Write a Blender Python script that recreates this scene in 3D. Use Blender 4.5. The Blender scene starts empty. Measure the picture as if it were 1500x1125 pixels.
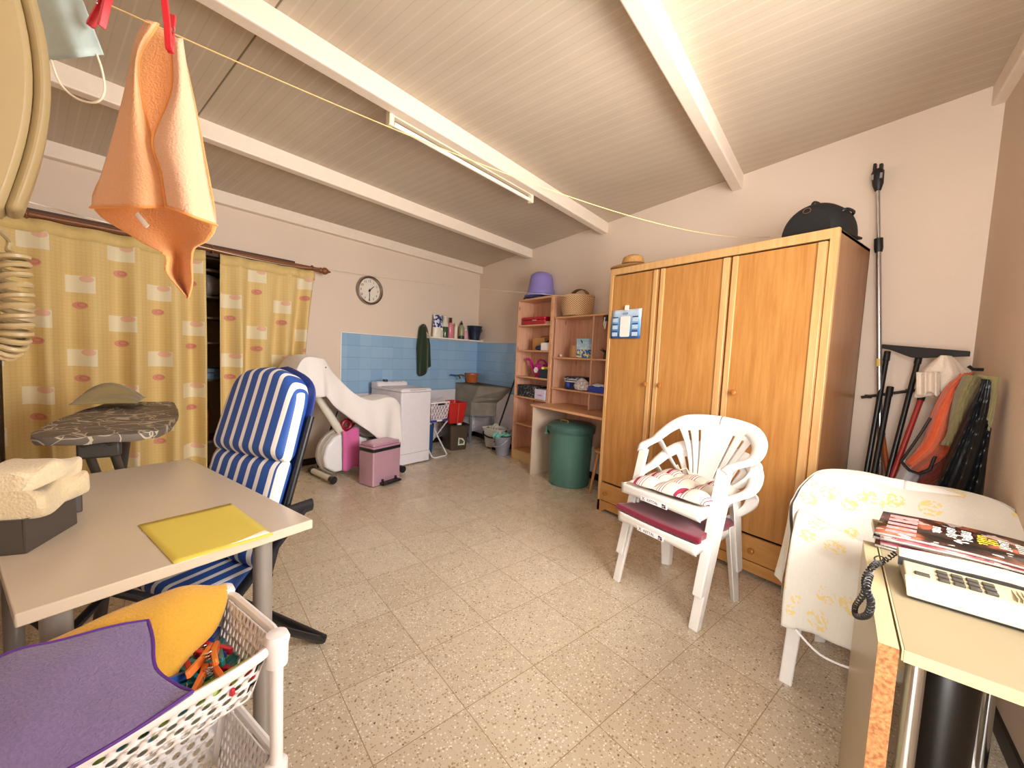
import bpy, bmesh, math, random
from mathutils import Vector, Matrix
R=math.radians; V=Vector; PI=math.pi
random.seed(7)
SC=bpy.context.scene; COL=SC.collection
# ---------------------------------------------------------------- camera
F=583.546; PIT=1.50029; YAW=.937887; ROL=.045247; HC=1.26852
CM=Matrix.Rotation(YAW,3,'Z')@Matrix.Rotation(PIT,3,'X')@Matrix.Rotation(ROL,3,'Z')
CP=V((0,0,HC))
cd=bpy.data.cameras.new('camera'); cam=bpy.data.objects.new('camera',cd); COL.objects.link(cam)
cam.matrix_world=Matrix.Translation(CP)@CM.to_4x4()
cd.sensor_fit='HORIZONTAL'; cd.sensor_width=36; cd.lens=F/1500*36; cd.clip_start=.01
SC.camera=cam
def ray(px,py): return CM@V(((px-750)/F,-(py-562.5)/F,-1))
def G(px,py,z=0):                      # point of the picture on a level plane
    d=ray(px,py); return CP+d*((z-HC)/d.z)
def PLN(px,py,p,n):                    # point of the picture on any plane
    d=ray(px,py); n=V(n); return CP+d*((V(p)-CP).dot(n)/d.dot(n))
def YP(px,py,y): return PLN(px,py,(0,y,0),(0,1,0))
def DP(px,py,d): return CP+ray(px,py)*d
# room frame: the left wall runs at an angle to the wardrobe wall
UA=V((.25264,-.96756,0)); NA=V((.96756,.25264,0)); C0=V((-5.308,3.2,0)); ANG=math.atan2(NA.y,NA.x)
AD=math.degrees(ANG)
def PA(s,t,z=0): return C0+UA*s+NA*t+V((0,0,z))
def AT(px,py,t): return PLN(px,py,C0+NA*t,NA)
def AS(px,py,s): return PLN(px,py,C0+UA*s,UA)
YB=3.2; WN=-.115
def ceil_z(p): return 2.58+.0365*((V((p[0],p[1],0))-C0).dot(NA))
# ---------------------------------------------------------------- materials
def hx(h):
    h=h.lstrip('#'); c=[int(h[i:i+2],16)/255 for i in (0,2,4)]
    return tuple([x/12.92 if x<=.04045 else ((x+.055)/1.055)**2.4 for x in c]+[1])
class NT:
    def __init__(s,name):
        s.m=bpy.data.materials.new(name); s.m.use_nodes=True; s.t=s.m.node_tree; s.n=s.t.nodes; s.b=s.n['Principled BSDF']
    def add(s,ty,**k):
        n=s.n.new(ty)
        for a,v in k.items():
            if a in n.inputs.keys() if hasattr(n.inputs,'keys') else False: n.inputs[a].default_value=v
            else: setattr(n,a,v)
        return n
    def lk(s,a,b): s.t.links.new(a,b)
    def coord(s,kind='Object',scale=(1,1,1),rot=(0,0,0)):
        c=s.add('ShaderNodeTexCoord'); m=s.add('ShaderNodeMapping'); m.inputs['Scale'].default_value=scale; m.inputs['Rotation'].default_value=rot
        s.lk(c.outputs[kind],m.inputs['Vector']); return m.outputs['Vector']
    def noise(s,vec,scale,detail=3,rough=.5):
        n=s.add('ShaderNodeTexNoise'); n.inputs['Scale'].default_value=scale; n.inputs['Detail'].default_value=detail; n.inputs['Roughness'].default_value=rough
        if vec: s.lk(vec,n.inputs['Vector'])
        return n.outputs['Fac']
    def ramp(s,fac,stops,interp='LINEAR'):
        r=s.add('ShaderNodeValToRGB'); r.color_ramp.interpolation=interp
        e=r.color_ramp.elements
        while len(e)<len(stops): e.new(.5)
        for i,(p,c) in enumerate(stops): e[i].position=p; e[i].color=c
        s.lk(fac,r.inputs['Fac']); return r.outputs['Color']
    def math(s,op,a,b=None,c=None):
        m=s.add('ShaderNodeMath'); m.operation=op
        for i,x in enumerate((a,b,c)):
            if x is None: continue
            if isinstance(x,(int,float)): m.inputs[i].default_value=x
            else: s.lk(x,m.inputs[i])
        return m.outputs[0]
    def mix(s,f,a,b):
        m=s.add('ShaderNodeMix'); m.data_type='RGBA'
        for i,x in ((0,f),(6,a),(7,b)):
            if isinstance(x,(int,float,tuple)): m.inputs[i].default_value=x
            else: s.lk(x,m.inputs[i])
        return m.outputs[2]
    def sep(s,vec):
        x=s.add('ShaderNodeSeparateXYZ'); s.lk(vec,x.inputs[0]); return x.outputs
    def col(s,o): s.lk(o,s.b.inputs['Base Color'])
    def bump(s,h,st=.3,d=.002):
        b=s.add('ShaderNodeBump'); b.inputs['Strength'].default_value=st; b.inputs['Distance'].default_value=d
        s.lk(h,b.inputs['Height']); s.lk(b.outputs['Normal'],s.b.inputs['Normal'])
_mc={}
def M(col,rough=.5,metal=0,spec=.5,nz=0,nscale=20,bump=0,sheen=0,trans=0,sub=0,name=None):
    key=(col,rough,metal,spec,nz,nscale,bump,sheen,trans)
    if key in _mc: return _mc[key]
    t=NT(name or 'paint_'+col.strip('#')); b=t.b; c=hx(col)
    b.inputs['Base Color'].default_value=c; b.inputs['Roughness'].default_value=rough; b.inputs['Metallic'].default_value=metal
    b.inputs['Specular IOR Level'].default_value=spec
    if sheen: b.inputs['Sheen Weight'].default_value=sheen
    if trans: b.inputs['Transmission Weight'].default_value=trans
    v=t.coord(); n=t.noise(v,nscale,4)
    k=max(nz,.02)
    lo=tuple([x*(1-k) for x in c[:3]]+[1]); hi=tuple([min(1,x*(1+k)) for x in c[:3]]+[1])
    t.col(t.ramp(n,[(.3,lo),(.7,hi)]))
    if bump: t.bump(n,bump,.003)
    _mc[key]=t.m; return t.m
def fabric(col,bump=.5,scale=350,nz=.06,rough=.9): return M(col,rough,0,.2,nz,scale,bump,.3)
def wood(c1,c2,axis='z',rough=.35,scale=1.0,name='wood',knots=None):
    t=NT(name); sc={'z':(14,14,.9),'x':(.9,14,14),'y':(14,.9,14)}[axis]
    v=t.coord(scale=tuple(x*scale for x in sc)); n=t.noise(v,2.2,5,.6)
    v2=t.coord(scale=tuple(x*scale*4 for x in sc)); n2=t.noise(v2,3,3)
    f=t.math('ADD',t.math('MULTIPLY',n,.75),t.math('MULTIPLY',n2,.25))
    col=t.ramp(f,[(.35,hx(c1)),(.65,hx(c2))])
    if knots:
        vk=t.coord(scale=(5,5,2.2)); vo=t.add('ShaderNodeTexVoronoi'); vo.inputs['Scale'].default_value=1.6; t.lk(vk,vo.inputs['Vector'])
        kf=t.ramp(vo.outputs['Distance'],[(.03,(1,1,1,1)),(.13,(0,0,0,1))]); col=t.mix(kf,col,hx(knots))
    t.col(col); t.b.inputs['Roughness'].default_value=rough; t.bump(f,.08,.002); return t.m
# ---------------------------------------------------------------- mesh builder
class MB:
    def __init__(s): s.v=[]; s.f=[]
    def add(s,vs,fs,mat=None):
        o=len(s.v)
        s.v+= [ (mat@V(p)) if mat is not None else V(p) for p in vs]; s.f+=[tuple(i+o for i in f) for f in fs]; return s
    def box(s,c,d,rot=None):
        x,y,z=[k/2 for k in d]
        vs=[(a*x,b*y,e*z) for a in(-1,1) for b in(-1,1) for e in(-1,1)]
        m=Matrix.Translation(V(c))@(rot.to_4x4() if rot is not None else Matrix.Identity(4))
        return s.add(vs,[(0,1,3,2),(4,6,7,5),(0,4,5,1),(2,3,7,6),(0,2,6,4),(1,5,7,3)],m)
    def bb(s,a,b): return s.box([(a[i]+b[i])/2 for i in range(3)],[abs(b[i]-a[i]) for i in range(3)])
    def tube(s,pts,r,n=10,cap=True,closed=False,flat=1.0,up=(0,0,1)):
        pts=[V(p) for p in pts]; N=len(pts); rr=r if isinstance(r,(list,tuple)) else [r]*N
        base=len(s.v); pu=None; rings=[]
        for i,p in enumerate(pts):
            if closed: d=pts[(i+1)%N]-pts[i-1]
            else: d=pts[min(i+1,N-1)]-pts[max(i-1,0)]
            d.normalize()
            if pu is None:
                u=V(up); 
                if abs(u.normalized().dot(d))>.95: u=V((1,0,0)) if abs(d.x)<.9 else V((0,1,0))
            else: u=pu
            a=(u-d*u.dot(d)).normalized(); b=d.cross(a); pu=a
            rings.append([p+(a*math.cos(k/n*2*PI)*rr[i]+b*math.sin(k/n*2*PI)*rr[i]*flat) for k in range(n)])
        vs=[q for g in rings for q in g]; fs=[]
        L=N if closed else N-1
        for i in range(L):
            j=(i+1)%N
            for k in range(n): fs.append((i*n+k,i*n+(k+1)%n,j*n+(k+1)%n,j*n+k))
        if cap and not closed: fs+= [tuple(range(n))[::-1],tuple((N-1)*n+k for k in range(n))]
        return s.add(vs,fs)
    def lathe(s,prof,n=24,c=(0,0,0),sx=1,sy=1,cap=True):
        vs=[];fs=[]
        for r,z in prof:
            for k in range(n): vs.append((c[0]+r*sx*math.cos(k/n*2*PI),c[1]+r*sy*math.sin(k/n*2*PI),c[2]+z))
        for i in range(len(prof)-1):
            for k in range(n): fs.append((i*n+k,i*n+(k+1)%n,(i+1)*n+(k+1)%n,(i+1)*n+k))
        if cap: fs+=[tuple(range(n))[::-1],tuple((len(prof)-1)*n+k for k in range(n))]
        return s.add(vs,fs)
    def grid(s,fn,nu,nv,mask=None,mat=None):
        vs=[fn(i/nu,j/nv) for j in range(nv+1) for i in range(nu+1)]; fs=[]
        for j in range(nv):
            for i in range(nu):
                if mask and mask((i+.5)/nu,(j+.5)/nv): continue
                fs.append((j*(nu+1)+i,j*(nu+1)+i+1,(j+1)*(nu+1)+i+1,(j+1)*(nu+1)+i))
        return s.add(vs,fs,mat)
    def prism(s,poly,h,mat=None,z0=0):
        n=len(poly); vs=[(x,y,z0) for x,y in poly]+[(x,y,z0+h) for x,y in poly]
        fs=[tuple(range(n))[::-1],tuple(range(n,2*n))]+[(i,(i+1)%n,n+(i+1)%n,n+i) for i in range(n)]
        return s.add(vs,fs,mat)
    def holes(s,fn,nu,nv,rx,ry,m=10):          # a panel pierced by a staggered lattice of oval holes
        for j in range(nv):
            off=.5 if j%2 else 0
            for i in range(-1 if off else 0,nu):
                u0=(i+off)/nu; u1=u0+1/nu; cu=(u0+u1)/2; v0=j/nv; v1=v0+1/nv; cv=(v0+v1)/2
                if u0<-1e-6 or u1>1+1e-6:
                    a=max(u0,0); b=min(u1,1); s.grid(lambda x,y:fn(a+(b-a)*x,v0+(v1-v0)*y),1,1); continue
                inn=[];out=[]
                for k in range(m*2):
                    an=k/(2*m)*2*PI; c_,s_=math.cos(an),math.sin(an)
                    inn.append(fn(cu+c_*rx*.5/nu,cv+s_*ry*.5/nv)); q=1/max(abs(c_),abs(s_))
                    out.append(fn(cu+c_*q*.5/nu,cv+s_*q*.5/nv))
                n=2*m; s.add(inn+out,[(k,(k+1)%n,n+(k+1)%n,n+k) for k in range(n)])
        return s
def world_inv(p):
    if p is None: return None
    return (Matrix.Translation(p.location)@p.rotation_euler.to_matrix().to_4x4()).inverted()
def setm(o,m):
    if isinstance(m,(list,tuple)):
        for x in m: o.data.materials.append(x)
    elif m: o.data.materials.append(m)
def obj(name,mb,mat,parent=None,bevel=0,smooth=None,solid=0,sub=0,world=False,seg=2,loc=None,mf=None,off=-1):
    me=bpy.data.meshes.new(name); vs=mb.v; root=parent
    while root is not None and root.parent is not None: root=root.parent
    if world and root is not None:
        W=world_inv(root); vs=[W@V(p) for p in vs]
    if parent is not None and parent!=root:
        pass
    me.from_pydata([tuple(p) for p in vs],[],mb.f); me.update()
    bm=bmesh.new(); bm.from_mesh(me); bmesh.ops.remove_doubles(bm,verts=bm.verts,dist=1e-5); bmesh.ops.recalc_face_normals(bm,faces=bm.faces); bm.to_mesh(me); bm.free()
    o=bpy.data.objects.new(name,me); COL.objects.link(o); setm(o,mat)
    if parent is not None: o.parent=parent
    if loc is not None: o.location=loc
    if mf:
        for p in me.polygons: p.material_index=mf(p.center)
    if sub:
        m=o.modifiers.new('sub','SUBSURF'); m.levels=sub; m.render_levels=sub
    if solid:
        m=o.modifiers.new('sol','SOLIDIFY'); m.thickness=solid; m.offset=off
    if bevel:
        m=o.modifiers.new('bev','BEVEL'); m.width=bevel; m.segments=seg; m.limit_method='ANGLE'; m.angle_limit=R(40)
    sm=smooth if smooth is not None else True
    if sm:
        for p in me.polygons: p.use_smooth=True
        try:
            me.set_sharp_from_angle(angle=R(40))
        except Exception: pass
        if bevel or solid:
            pass
    return o
def tag(o,label=None,cat=None,group=None,kind=None):
    if label: o['label']=label
    if cat: o['category']=cat
    if group: o['group']=group
    if kind: o['kind']=kind
    return o
def thing(name,label,cat,loc=(0,0,0),rz=0,group=None):
    o=bpy.data.objects.new(name,None); COL.objects.link(o); o.empty_display_size=.05
    o.location=V(loc); o.rotation_euler=(0,0,R(rz)); return tag(o,label,cat,group)
def struct(name,mb,mat,**k): return tag(obj(name,mb,mat,**k),kind='structure')
def text(s,size,mat,mtx,parent=None,name='lettering',depth=.0004,align='CENTER'):
    cu=bpy.data.curves.new(name,'FONT'); cu.body=s; cu.size=size; cu.extrude=depth; cu.align_x=align; cu.align_y='CENTER'
    t=bpy.data.objects.new(name,cu); COL.objects.link(t); bpy.context.view_layer.update()
    me=bpy.data.meshes.new_from_object(t.evaluated_get(bpy.context.evaluated_depsgraph_get()))
    bpy.data.objects.remove(t); me.transform(mtx); me.name=name
    return me
def strokes(n,size,mtx,seed=1):       # a line of print too small to read: a row of short uneven strokes
    rnd=random.Random(seed); b=MB(); x=-n*size*.32
    for k in range(n):
        hgt=size*rnd.uniform(.5,.8); b.box((x+k*size*.64,0,.0004),(size*.2,hgt,.0006)); b.box((x+k*size*.64+size*.17,rnd.choice((-1,0,1))*hgt*.4,.0004),(size*.28,size*.15,.0006))
    me=bpy.data.meshes.new('lettering'); me.from_pydata([tuple(mtx@p) for p in b.v],[],b.f); return me
def mesh_obj(name,mes,mats,parent=None):
    bm=bmesh.new()
    for i,me in enumerate(mes):
        k=len(bm.faces); bm.from_mesh(me); bm.faces.ensure_lookup_table()
        for f in bm.faces[k:]: f.material_index=i if len(mats)>1 else 0
    me=bpy.data.meshes.new(name); bm.to_mesh(me); bm.free()
    for m in mats: me.materials.append(m)
    o=bpy.data.objects.new(name,me); COL.objects.link(o)
    if parent: o.parent=parent
    return o
def loc_of(parent,p): return world_inv(parent)@V(p)
def smoothpath(pts,n=8,closed=False):
    P=[V(p) for p in pts]; out=[]; N=len(P)
    rng=N if closed else N-1
    for i in range(rng):
        p1=P[i]; p2=P[(i+1)%N]; p0=P[i-1] if (i>0 or closed) else p1; p3=P[(i+2)%N] if (i+2<N or closed) else p2
        for k in range(n):
            t=k/n; out.append(.5*((2*p1)+(p2-p0)*t+(2*p0-5*p1+4*p2-p3)*t*t+(3*p1-p0-3*p2+p3)*t**3))
    if not closed: out.append(P[-1])
    return out
def rrect(w,h,r,n=5):
    o=[]
    for cx,cy,a in ((w/2-r,h/2-r,0),(-w/2+r,h/2-r,90),(-w/2+r,-h/2+r,180),(w/2-r,-h/2+r,270)):
        for k in range(n+1): t=R(a+90*k/n); o.append((cx+r*math.cos(t),cy+r*math.sin(t)))
    return o
def lerp(a,b,t): return V(a)*(1-t)+V(b)*t
def spline1(xs,t):                    # sample a list of numbers/vectors at t in 0..1
    n=len(xs)-1; k=min(int(t*n),n-1); f=t*n-k
    p1=xs[k]; p2=xs[k+1]; p0=xs[k-1] if k>0 else p1*2-p2; p3=xs[k+2] if k+2<=n else p2*2-p1
    return (p1*2+(p2-p0)*f+(p0*2-p1*5+p2*4-p3)*(f*f)+(p1*3-p0-p2*3+p3)*(f*f*f))*.5
# ---------------------------------------------------------------- shared materials
def wall_mat(name,c):
    t=NT(name); v=t.coord(); n=t.noise(v,1.3,3); k=hx(c)
    t.col(t.ramp(n,[(.3,tuple([x*.95 for x in k[:3]]+[1])),(.7,k)])); t.b.inputs['Roughness'].default_value=.85
    t.bump(t.noise(v,55,4),.25,.004); return t.m
m_wall=wall_mat('wall_plaster','#E6D3C2')
m_white=M('#EFE9E2',.35); m_plast=M('#E6E1DB',.28,nz=.01); m_black=M('#141416',.45); m_blackp=M('#17181A',.3)
m_chrome=M('#C9CBCD',.18,1); m_steel=M('#A9A9A8',.35,.9); m_brass=M('#C79A4E',.35,.6)
m_oak=wood('#A87038','#BE884B','z',.32,name='wardrobe_veneer'); m_oaklt=wood('#C0905A','#D2A873','z',.32,name='wardrobe_frame')
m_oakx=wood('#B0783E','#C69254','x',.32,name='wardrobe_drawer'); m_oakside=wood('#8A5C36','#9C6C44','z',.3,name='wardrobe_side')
m_pine=wood('#C79074','#DCAE90','z',.45,name='pine_boards',knots='#8A4A2C'); m_pinex=wood('#CB9068','#DDAA7E','x',.4,name='pine_edge')
m_board=M('#D9C8A2',.4,nz=.02)
def chips():
    t=NT('terrazzo_floor'); c=t.add('ShaderNodeTexCoord'); m=t.add('ShaderNodeMapping')
    m.inputs['Rotation'].default_value=(0,0,-.057664); m.inputs['Scale'].default_value=(3,3,3); m.inputs['Location'].default_value=(8.32663,-2.30391,0)
    t.lk(c.outputs['Object'],m.inputs['Vector']); v=c.outputs['Object']
    x=t.sep(m.outputs['Vector'])
    def edge(a): return t.math('ABSOLUTE',t.math('SUBTRACT',t.math('FRACT',a),.5))
    j=t.math('GREATER_THAN',t.math('MAXIMUM',edge(x[0]),edge(x[1])),.4952)
    wn=t.add('ShaderNodeTexWhiteNoise'); wn.noise_dimensions='2D'
    cb=t.add('ShaderNodeCombineXYZ'); t.lk(t.math('FLOOR',x[0]),cb.inputs[0]); t.lk(t.math('FLOOR',x[1]),cb.inputs[1]); t.lk(cb.outputs[0],wn.inputs['Vector'])
    base=t.mix(wn.outputs['Value'],hx('#CDBDA6'),hx('#D8CAB5'))
    n=t.noise(v,9,4); base=t.mix(t.math('MULTIPLY',n,.5),base,hx('#C2AE94'))
    for sc,th,colr,seed in ((95,.17,'#EDE4D4',3),(70,.15,'#AE9776',11),(48,.10,'#7A6248',23),(120,.13,'#A0896A',41)):
        mp=t.add('ShaderNodeMapping'); mp.inputs['Location'].default_value=(seed,seed*.7,0); t.lk(v,mp.inputs['Vector'])
        d=t.add('ShaderNodeTexNoise'); d.inputs['Scale'].default_value=90; t.lk(v,d.inputs['Vector'])
        vo=t.add('ShaderNodeTexVoronoi'); vo.inputs['Scale'].default_value=sc; t.lk(mp.outputs[0],vo.inputs['Vector'])
        k=t.sep(vo.outputs['Color']); thr=t.math('MULTIPLY',t.math('GREATER_THAN',k[0],.5 if seed!=23 else .85),th*1.9)
        f=t.math('LESS_THAN',t.math('ADD',vo.outputs['Distance'],t.math('MULTIPLY',t.math('SUBTRACT',d.outputs['Fac'],.5),.35)),thr)
        base=t.mix(f,base,hx(colr))
    base=t.mix(j,base,hx('#A08A6C')); t.col(base)
    t.lk(t.math('ADD',.2,t.math('MULTIPLY',t.noise(v,6,3),.16)),t.b.inputs['Roughness']); t.b.inputs['Specular IOR Level'].default_value=.5
    t.bump(t.noise(v,7,2),.06,.01)
    return t.m
m_floor=chips()
def ceiling_mat():
    t=NT('ceiling_panels'); v=t.coord(rot=(0,0,-ANG)); x=t.sep(v)      # ribs run down the slope
    y=x[1]
    f=t.math('FRACT',t.math('MULTIPLY',y,12.0)); g=t.math('ABSOLUTE',t.math('SUBTRACT',f,.5))
    rib=t.math('GREATER_THAN',g,.45); rib2=t.math('LESS_THAN',g,.03)
    jn=t.math('LESS_THAN',t.math('ABSOLUTE',t.math('SUBTRACT',y,_yr)),.004)
    n=t.noise(v,1.5,3); base=t.ramp(n,[(.3,hx('#BEAF9B')),(.7,hx('#CABBA7'))])
    c=t.mix(t.math('MULTIPLY',rib,.5),base,hx('#D3C5B2')); c=t.mix(t.math('MULTIPLY',rib2,.3),c,hx('#A39480')); c=t.mix(jn,c,hx('#6F6049'))
    t.col(c); t.b.inputs['Roughness'].default_value=.5; t.bump(g,.15,.004); return t.m
# the panel joint runs through PA(3.73,...)
_j=PA(3.735,1.8); _yr=-math.sin(ANG)*_j.x+math.cos(ANG)*_j.y
m_ceil=ceiling_mat()
m_beam=M('#EFE0CF',.5)
# ---------------------------------------------------------------- room
PW=lambda w,n,z=0: V((-.96756*w-.25264*n,-.25264*w+.96756*n,z))      # frame of the door wall (origin under the camera)
S1=(PW(0,WN)-C0).dot(UA)                                             # corner of left wall and door wall
CR=V((-.27,3.2,0)); TR=(CR-C0).dot(NA)
def RWp(s,t=0,z=0): return CR+UA*s+NA*t+V((0,0,z))
SR=((PW(0,WN)-CR).dot(UA))
cA=PA(S1,0); cR=RWp(SR)
fl=MB(); L=[C0+V((-.8,.3,0)),CR+V((.5,.3,0)),cR+UA*.9+NA*.3,cA+UA*.9-NA*.8]
fl.add([p for p in L]+[p-V((0,0,.1)) for p in L],[(0,1,2,3),(7,6,5,4),(0,4,5,1),(1,5,6,2),(2,6,7,3),(3,7,4,0)]); struct('floor',fl,m_floor,smooth=False)
ce=MB(); LZ=[V((p.x,p.y,ceil_z(p))) for p in L]
ce.add(LZ+[p+V((0,0,.1)) for p in LZ],[(3,2,1,0),(4,5,6,7),(0,4,5,1),(1,5,6,2),(2,6,7,3),(3,7,4,0)]); struct('ceiling',ce,m_ceil,smooth=False)
def wallpiece(mb,a,b,z0,z1,th):      # vertical slab between two floor points, thickness vector th
    a=V(a);b=V(b);th=V(th)
    za=z1 if z1 is not None else None
    q=[]
    for p in (a,b,b+th,a+th): q.append(V((p.x,p.y,z0)))
    for p,r in ((a,a),(b,b),(b+th,b),(a+th,a)): q.append(V((p.x,p.y,(z1 if z1 is not None else ceil_z(r)+.03))))
    mb.add(q,[(0,1,5,4),(1,2,6,5),(2,3,7,6),(3,0,4,7),(4,5,6,7),(3,2,1,0)])
N_=0
w=MB(); wallpiece(w,C0+V((-.3,0,0)),CR+V((.3,0,0)),0,None,(0,.15,0)); struct('wall_back',w,m_wall,smooth=False)
w=MB(); wallpiece(w,CR-UA*.05,RWp(1.25),0,None,NA*.15); wallpiece(w,RWp(2.5),cR+UA*.3,0,None,NA*.15); wallpiece(w,RWp(1.25),RWp(2.5),0,.95,NA*.15); wallpiece(w,RWp(1.25),RWp(2.5),2.25,None,NA*.15); struct('wall_right',w,wall_mat('wall_plaster_right','#D9C3AB'),smooth=False)  # opening out of view, made for the added window light
A0,A1,AZ=2.72,4.42,2.02          # storage niche behind the curtains
w=MB(); wallpiece(w,PA(0,0),PA(A0,0),0,None,NA*-.15); wallpiece(w,PA(A1,0),PA(S1+.3,0),0,None,NA*-.15); wallpiece(w,PA(A0,0),PA(A1,0),AZ,None,NA*-.15)
struct('wall_left',w,m_wall,smooth=False)
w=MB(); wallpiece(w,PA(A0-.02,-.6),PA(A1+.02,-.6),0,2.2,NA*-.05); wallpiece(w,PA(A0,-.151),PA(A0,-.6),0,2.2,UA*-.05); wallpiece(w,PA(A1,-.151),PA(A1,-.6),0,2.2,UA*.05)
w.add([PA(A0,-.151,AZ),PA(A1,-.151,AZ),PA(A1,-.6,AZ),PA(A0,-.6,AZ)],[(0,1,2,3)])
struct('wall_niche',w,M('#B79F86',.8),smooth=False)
w=MB(); wallpiece(w,PW(.16,WN),PW(5.3,WN),0,None,PW(0,-.15)); wallpiece(w,PW(-.85,WN),PW(-.60,WN),0,None,PW(0,-.15)); wallpiece(w,PW(-.60,WN),PW(.16,WN),2.32,None,PW(0,-.15)); struct('wall_front',w,m_wall,smooth=False)
# ceiling beams (trim) along the ceiling, parallel to the left wall
for i,(xr,zt) in enumerate(((-5.235,2.577),(-4.054,2.626),(-2.832,2.674),(-1.524,2.71),(-.322,2.751))):
    b=MB(); tw=.075 if i<4 else .07; e=V((xr,YB,0))
    if i==4: e=V((-.245,YB,0))
    a0=e-NA*tw; zc=ceil_z(e)
    hh=.105
    q=[]
    for p in (a0-UA*.02,e-UA*.02,e+UA*4.7,a0+UA*4.7): q.append(V((p.x,p.y,zc-hh)))
    for p in (a0-UA*.02,e-UA*.02,e+UA*4.7,a0+UA*4.7): q.append(V((p.x,p.y,zc+.01)))
    b.add(q,[(0,3,2,1),(4,5,6,7),(0,1,5,4),(1,2,6,5),(2,3,7,6),(3,0,4,7)]); struct('trim_%d'%(i+1),b,m_beam,bevel=.008,smooth=False)
# black skirting
for nm,a,b_,th in (('left',PA(0,0),PA(A0,0),NA*.012),('back',C0,CR,V((0,-.012,0))),('right',RWp(0),RWp(SR),NA*-.012)):
    b=MB(); wallpiece(b,a,b_,0,.07,th); struct('baseboard_'+nm,b,M('#211C1A',.4),smooth=False)
# blue tiles
def tile_mat():
    t=NT('blue_wall_tiles'); v=t.coord(); x=t.sep(v)
    ax=t.math('ADD',t.math('MULTIPLY',x[0],1/.15),t.math('MULTIPLY',x[1],1/.15)); az=t.math('MULTIPLY',t.math('SUBTRACT',x[2],1.443),1/.137)
    def e(a): return t.math('ABSOLUTE',t.math('SUBTRACT',t.math('FRACT',a),.5))
    jh=t.math('GREATER_THAN',e(az),.485); jv=t.math('GREATER_THAN',e(ax),.488)
    wn=t.add('ShaderNodeTexWhiteNoise'); wn.noise_dimensions='2D'; cb=t.add('ShaderNodeCombineXYZ'); t.lk(t.math('FLOOR',ax),cb.inputs[0]); t.lk(t.math('FLOOR',az),cb.inputs[1]); t.lk(cb.outputs[0],wn.inputs['Vector'])
    c=t.mix(wn.outputs['Value'],hx('#8FB4D6'),hx('#9DBFDD')); c=t.mix(t.math('MULTIPLY',jv,.35),c,hx('#7A97B4')); c=t.mix(t.math('MULTIPLY',jh,.75),c,hx('#6C87A4'))
    t.col(c); t.b.inputs['Roughness'].default_value=.22; return t.m
m_tile=tile_mat()
b=MB(); b.bb((0,-2.18,.745),(.009,0,1.443)); o=struct('trim_6',b,m_tile,smooth=False); o.location=C0; o.rotation_euler=(0,0,ANG)
b=MB(); wallpiece(b,PA(2.18,0,0),PA(2.195,0,0),.745,1.45,NA*.012); wallpiece(b,PA(0,0),PA(2.195,0),1.443,1.452,NA*.012); struct('trim_7',b,m_white,smooth=False)
b=MB(); b.bb((-5.31,-.009,.745),(-3.9,0,1.443)); o=struct('trim_8',b,m_tile,smooth=False); o.location=(0,YB,0)
b=MB(); b.bb((-5.30,YB-.012,1.443),(-3.9,YB,1.452)); struct('trim_9',b,m_white,smooth=False)
m_lowt=M('#E4DEE4',.3)
b=MB(); wallpiece(b,PA(0,0),PA(2.18,0),.07,.745,NA*.007); struct('trim_10',b,m_lowt,smooth=False)
b=MB(); wallpiece(b,C0,V((-3.9,YB,0)),.07,.745,(0,-.007,0)); struct('trim_11',b,m_lowt,smooth=False)
# ---------------------------------------------------------------- light: daylight through the open door behind the camera, plus an added window at right
wd=bpy.data.worlds.new('world'); SC.world=wd; wd.use_nodes=True; bg=wd.node_tree.nodes['Background']
sky=wd.node_tree.nodes.new('ShaderNodeTexSky'); sky.sky_type='HOSEK_WILKIE'; sky.turbidity=3; sky.ground_albedo=.4
wd.node_tree.links.new(sky.outputs[0],bg.inputs[0]); bg.inputs[1].default_value=1.0
ld=bpy.data.lights.new('door_daylight','AREA'); ld.shape='RECTANGLE'; ld.size=1.3; ld.size_y=2.2; ld.energy=54; ld.color=(1,.955,.90)
lo=bpy.data.objects.new('door_daylight',ld); COL.objects.link(lo); c=PW(-.22,WN-1.1,1.35); lo.location=c
lo.rotation_euler=(PW(0,1)).to_track_quat('-Z','Y').to_euler()
ld=bpy.data.lights.new('added_window_light','AREA'); ld.shape='RECTANGLE'; ld.size=2.0; ld.size_y=1.8; ld.energy=118; ld.color=(1,.955,.90)
lo=bpy.data.objects.new('added_window_light',ld); COL.objects.link(lo); lo.location=RWp(1.9,.95,1.75); lo.rotation_euler=(-NA-UA*.55+V((0,0,.05))).to_track_quat('-Z','Y').to_euler()  # added source through an invented window, evens out the brightness
SC.view_settings.view_transform='Standard'; SC.view_settings.look='None'; SC.view_settings.gamma=1; SC.view_settings.exposure=1.42
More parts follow.
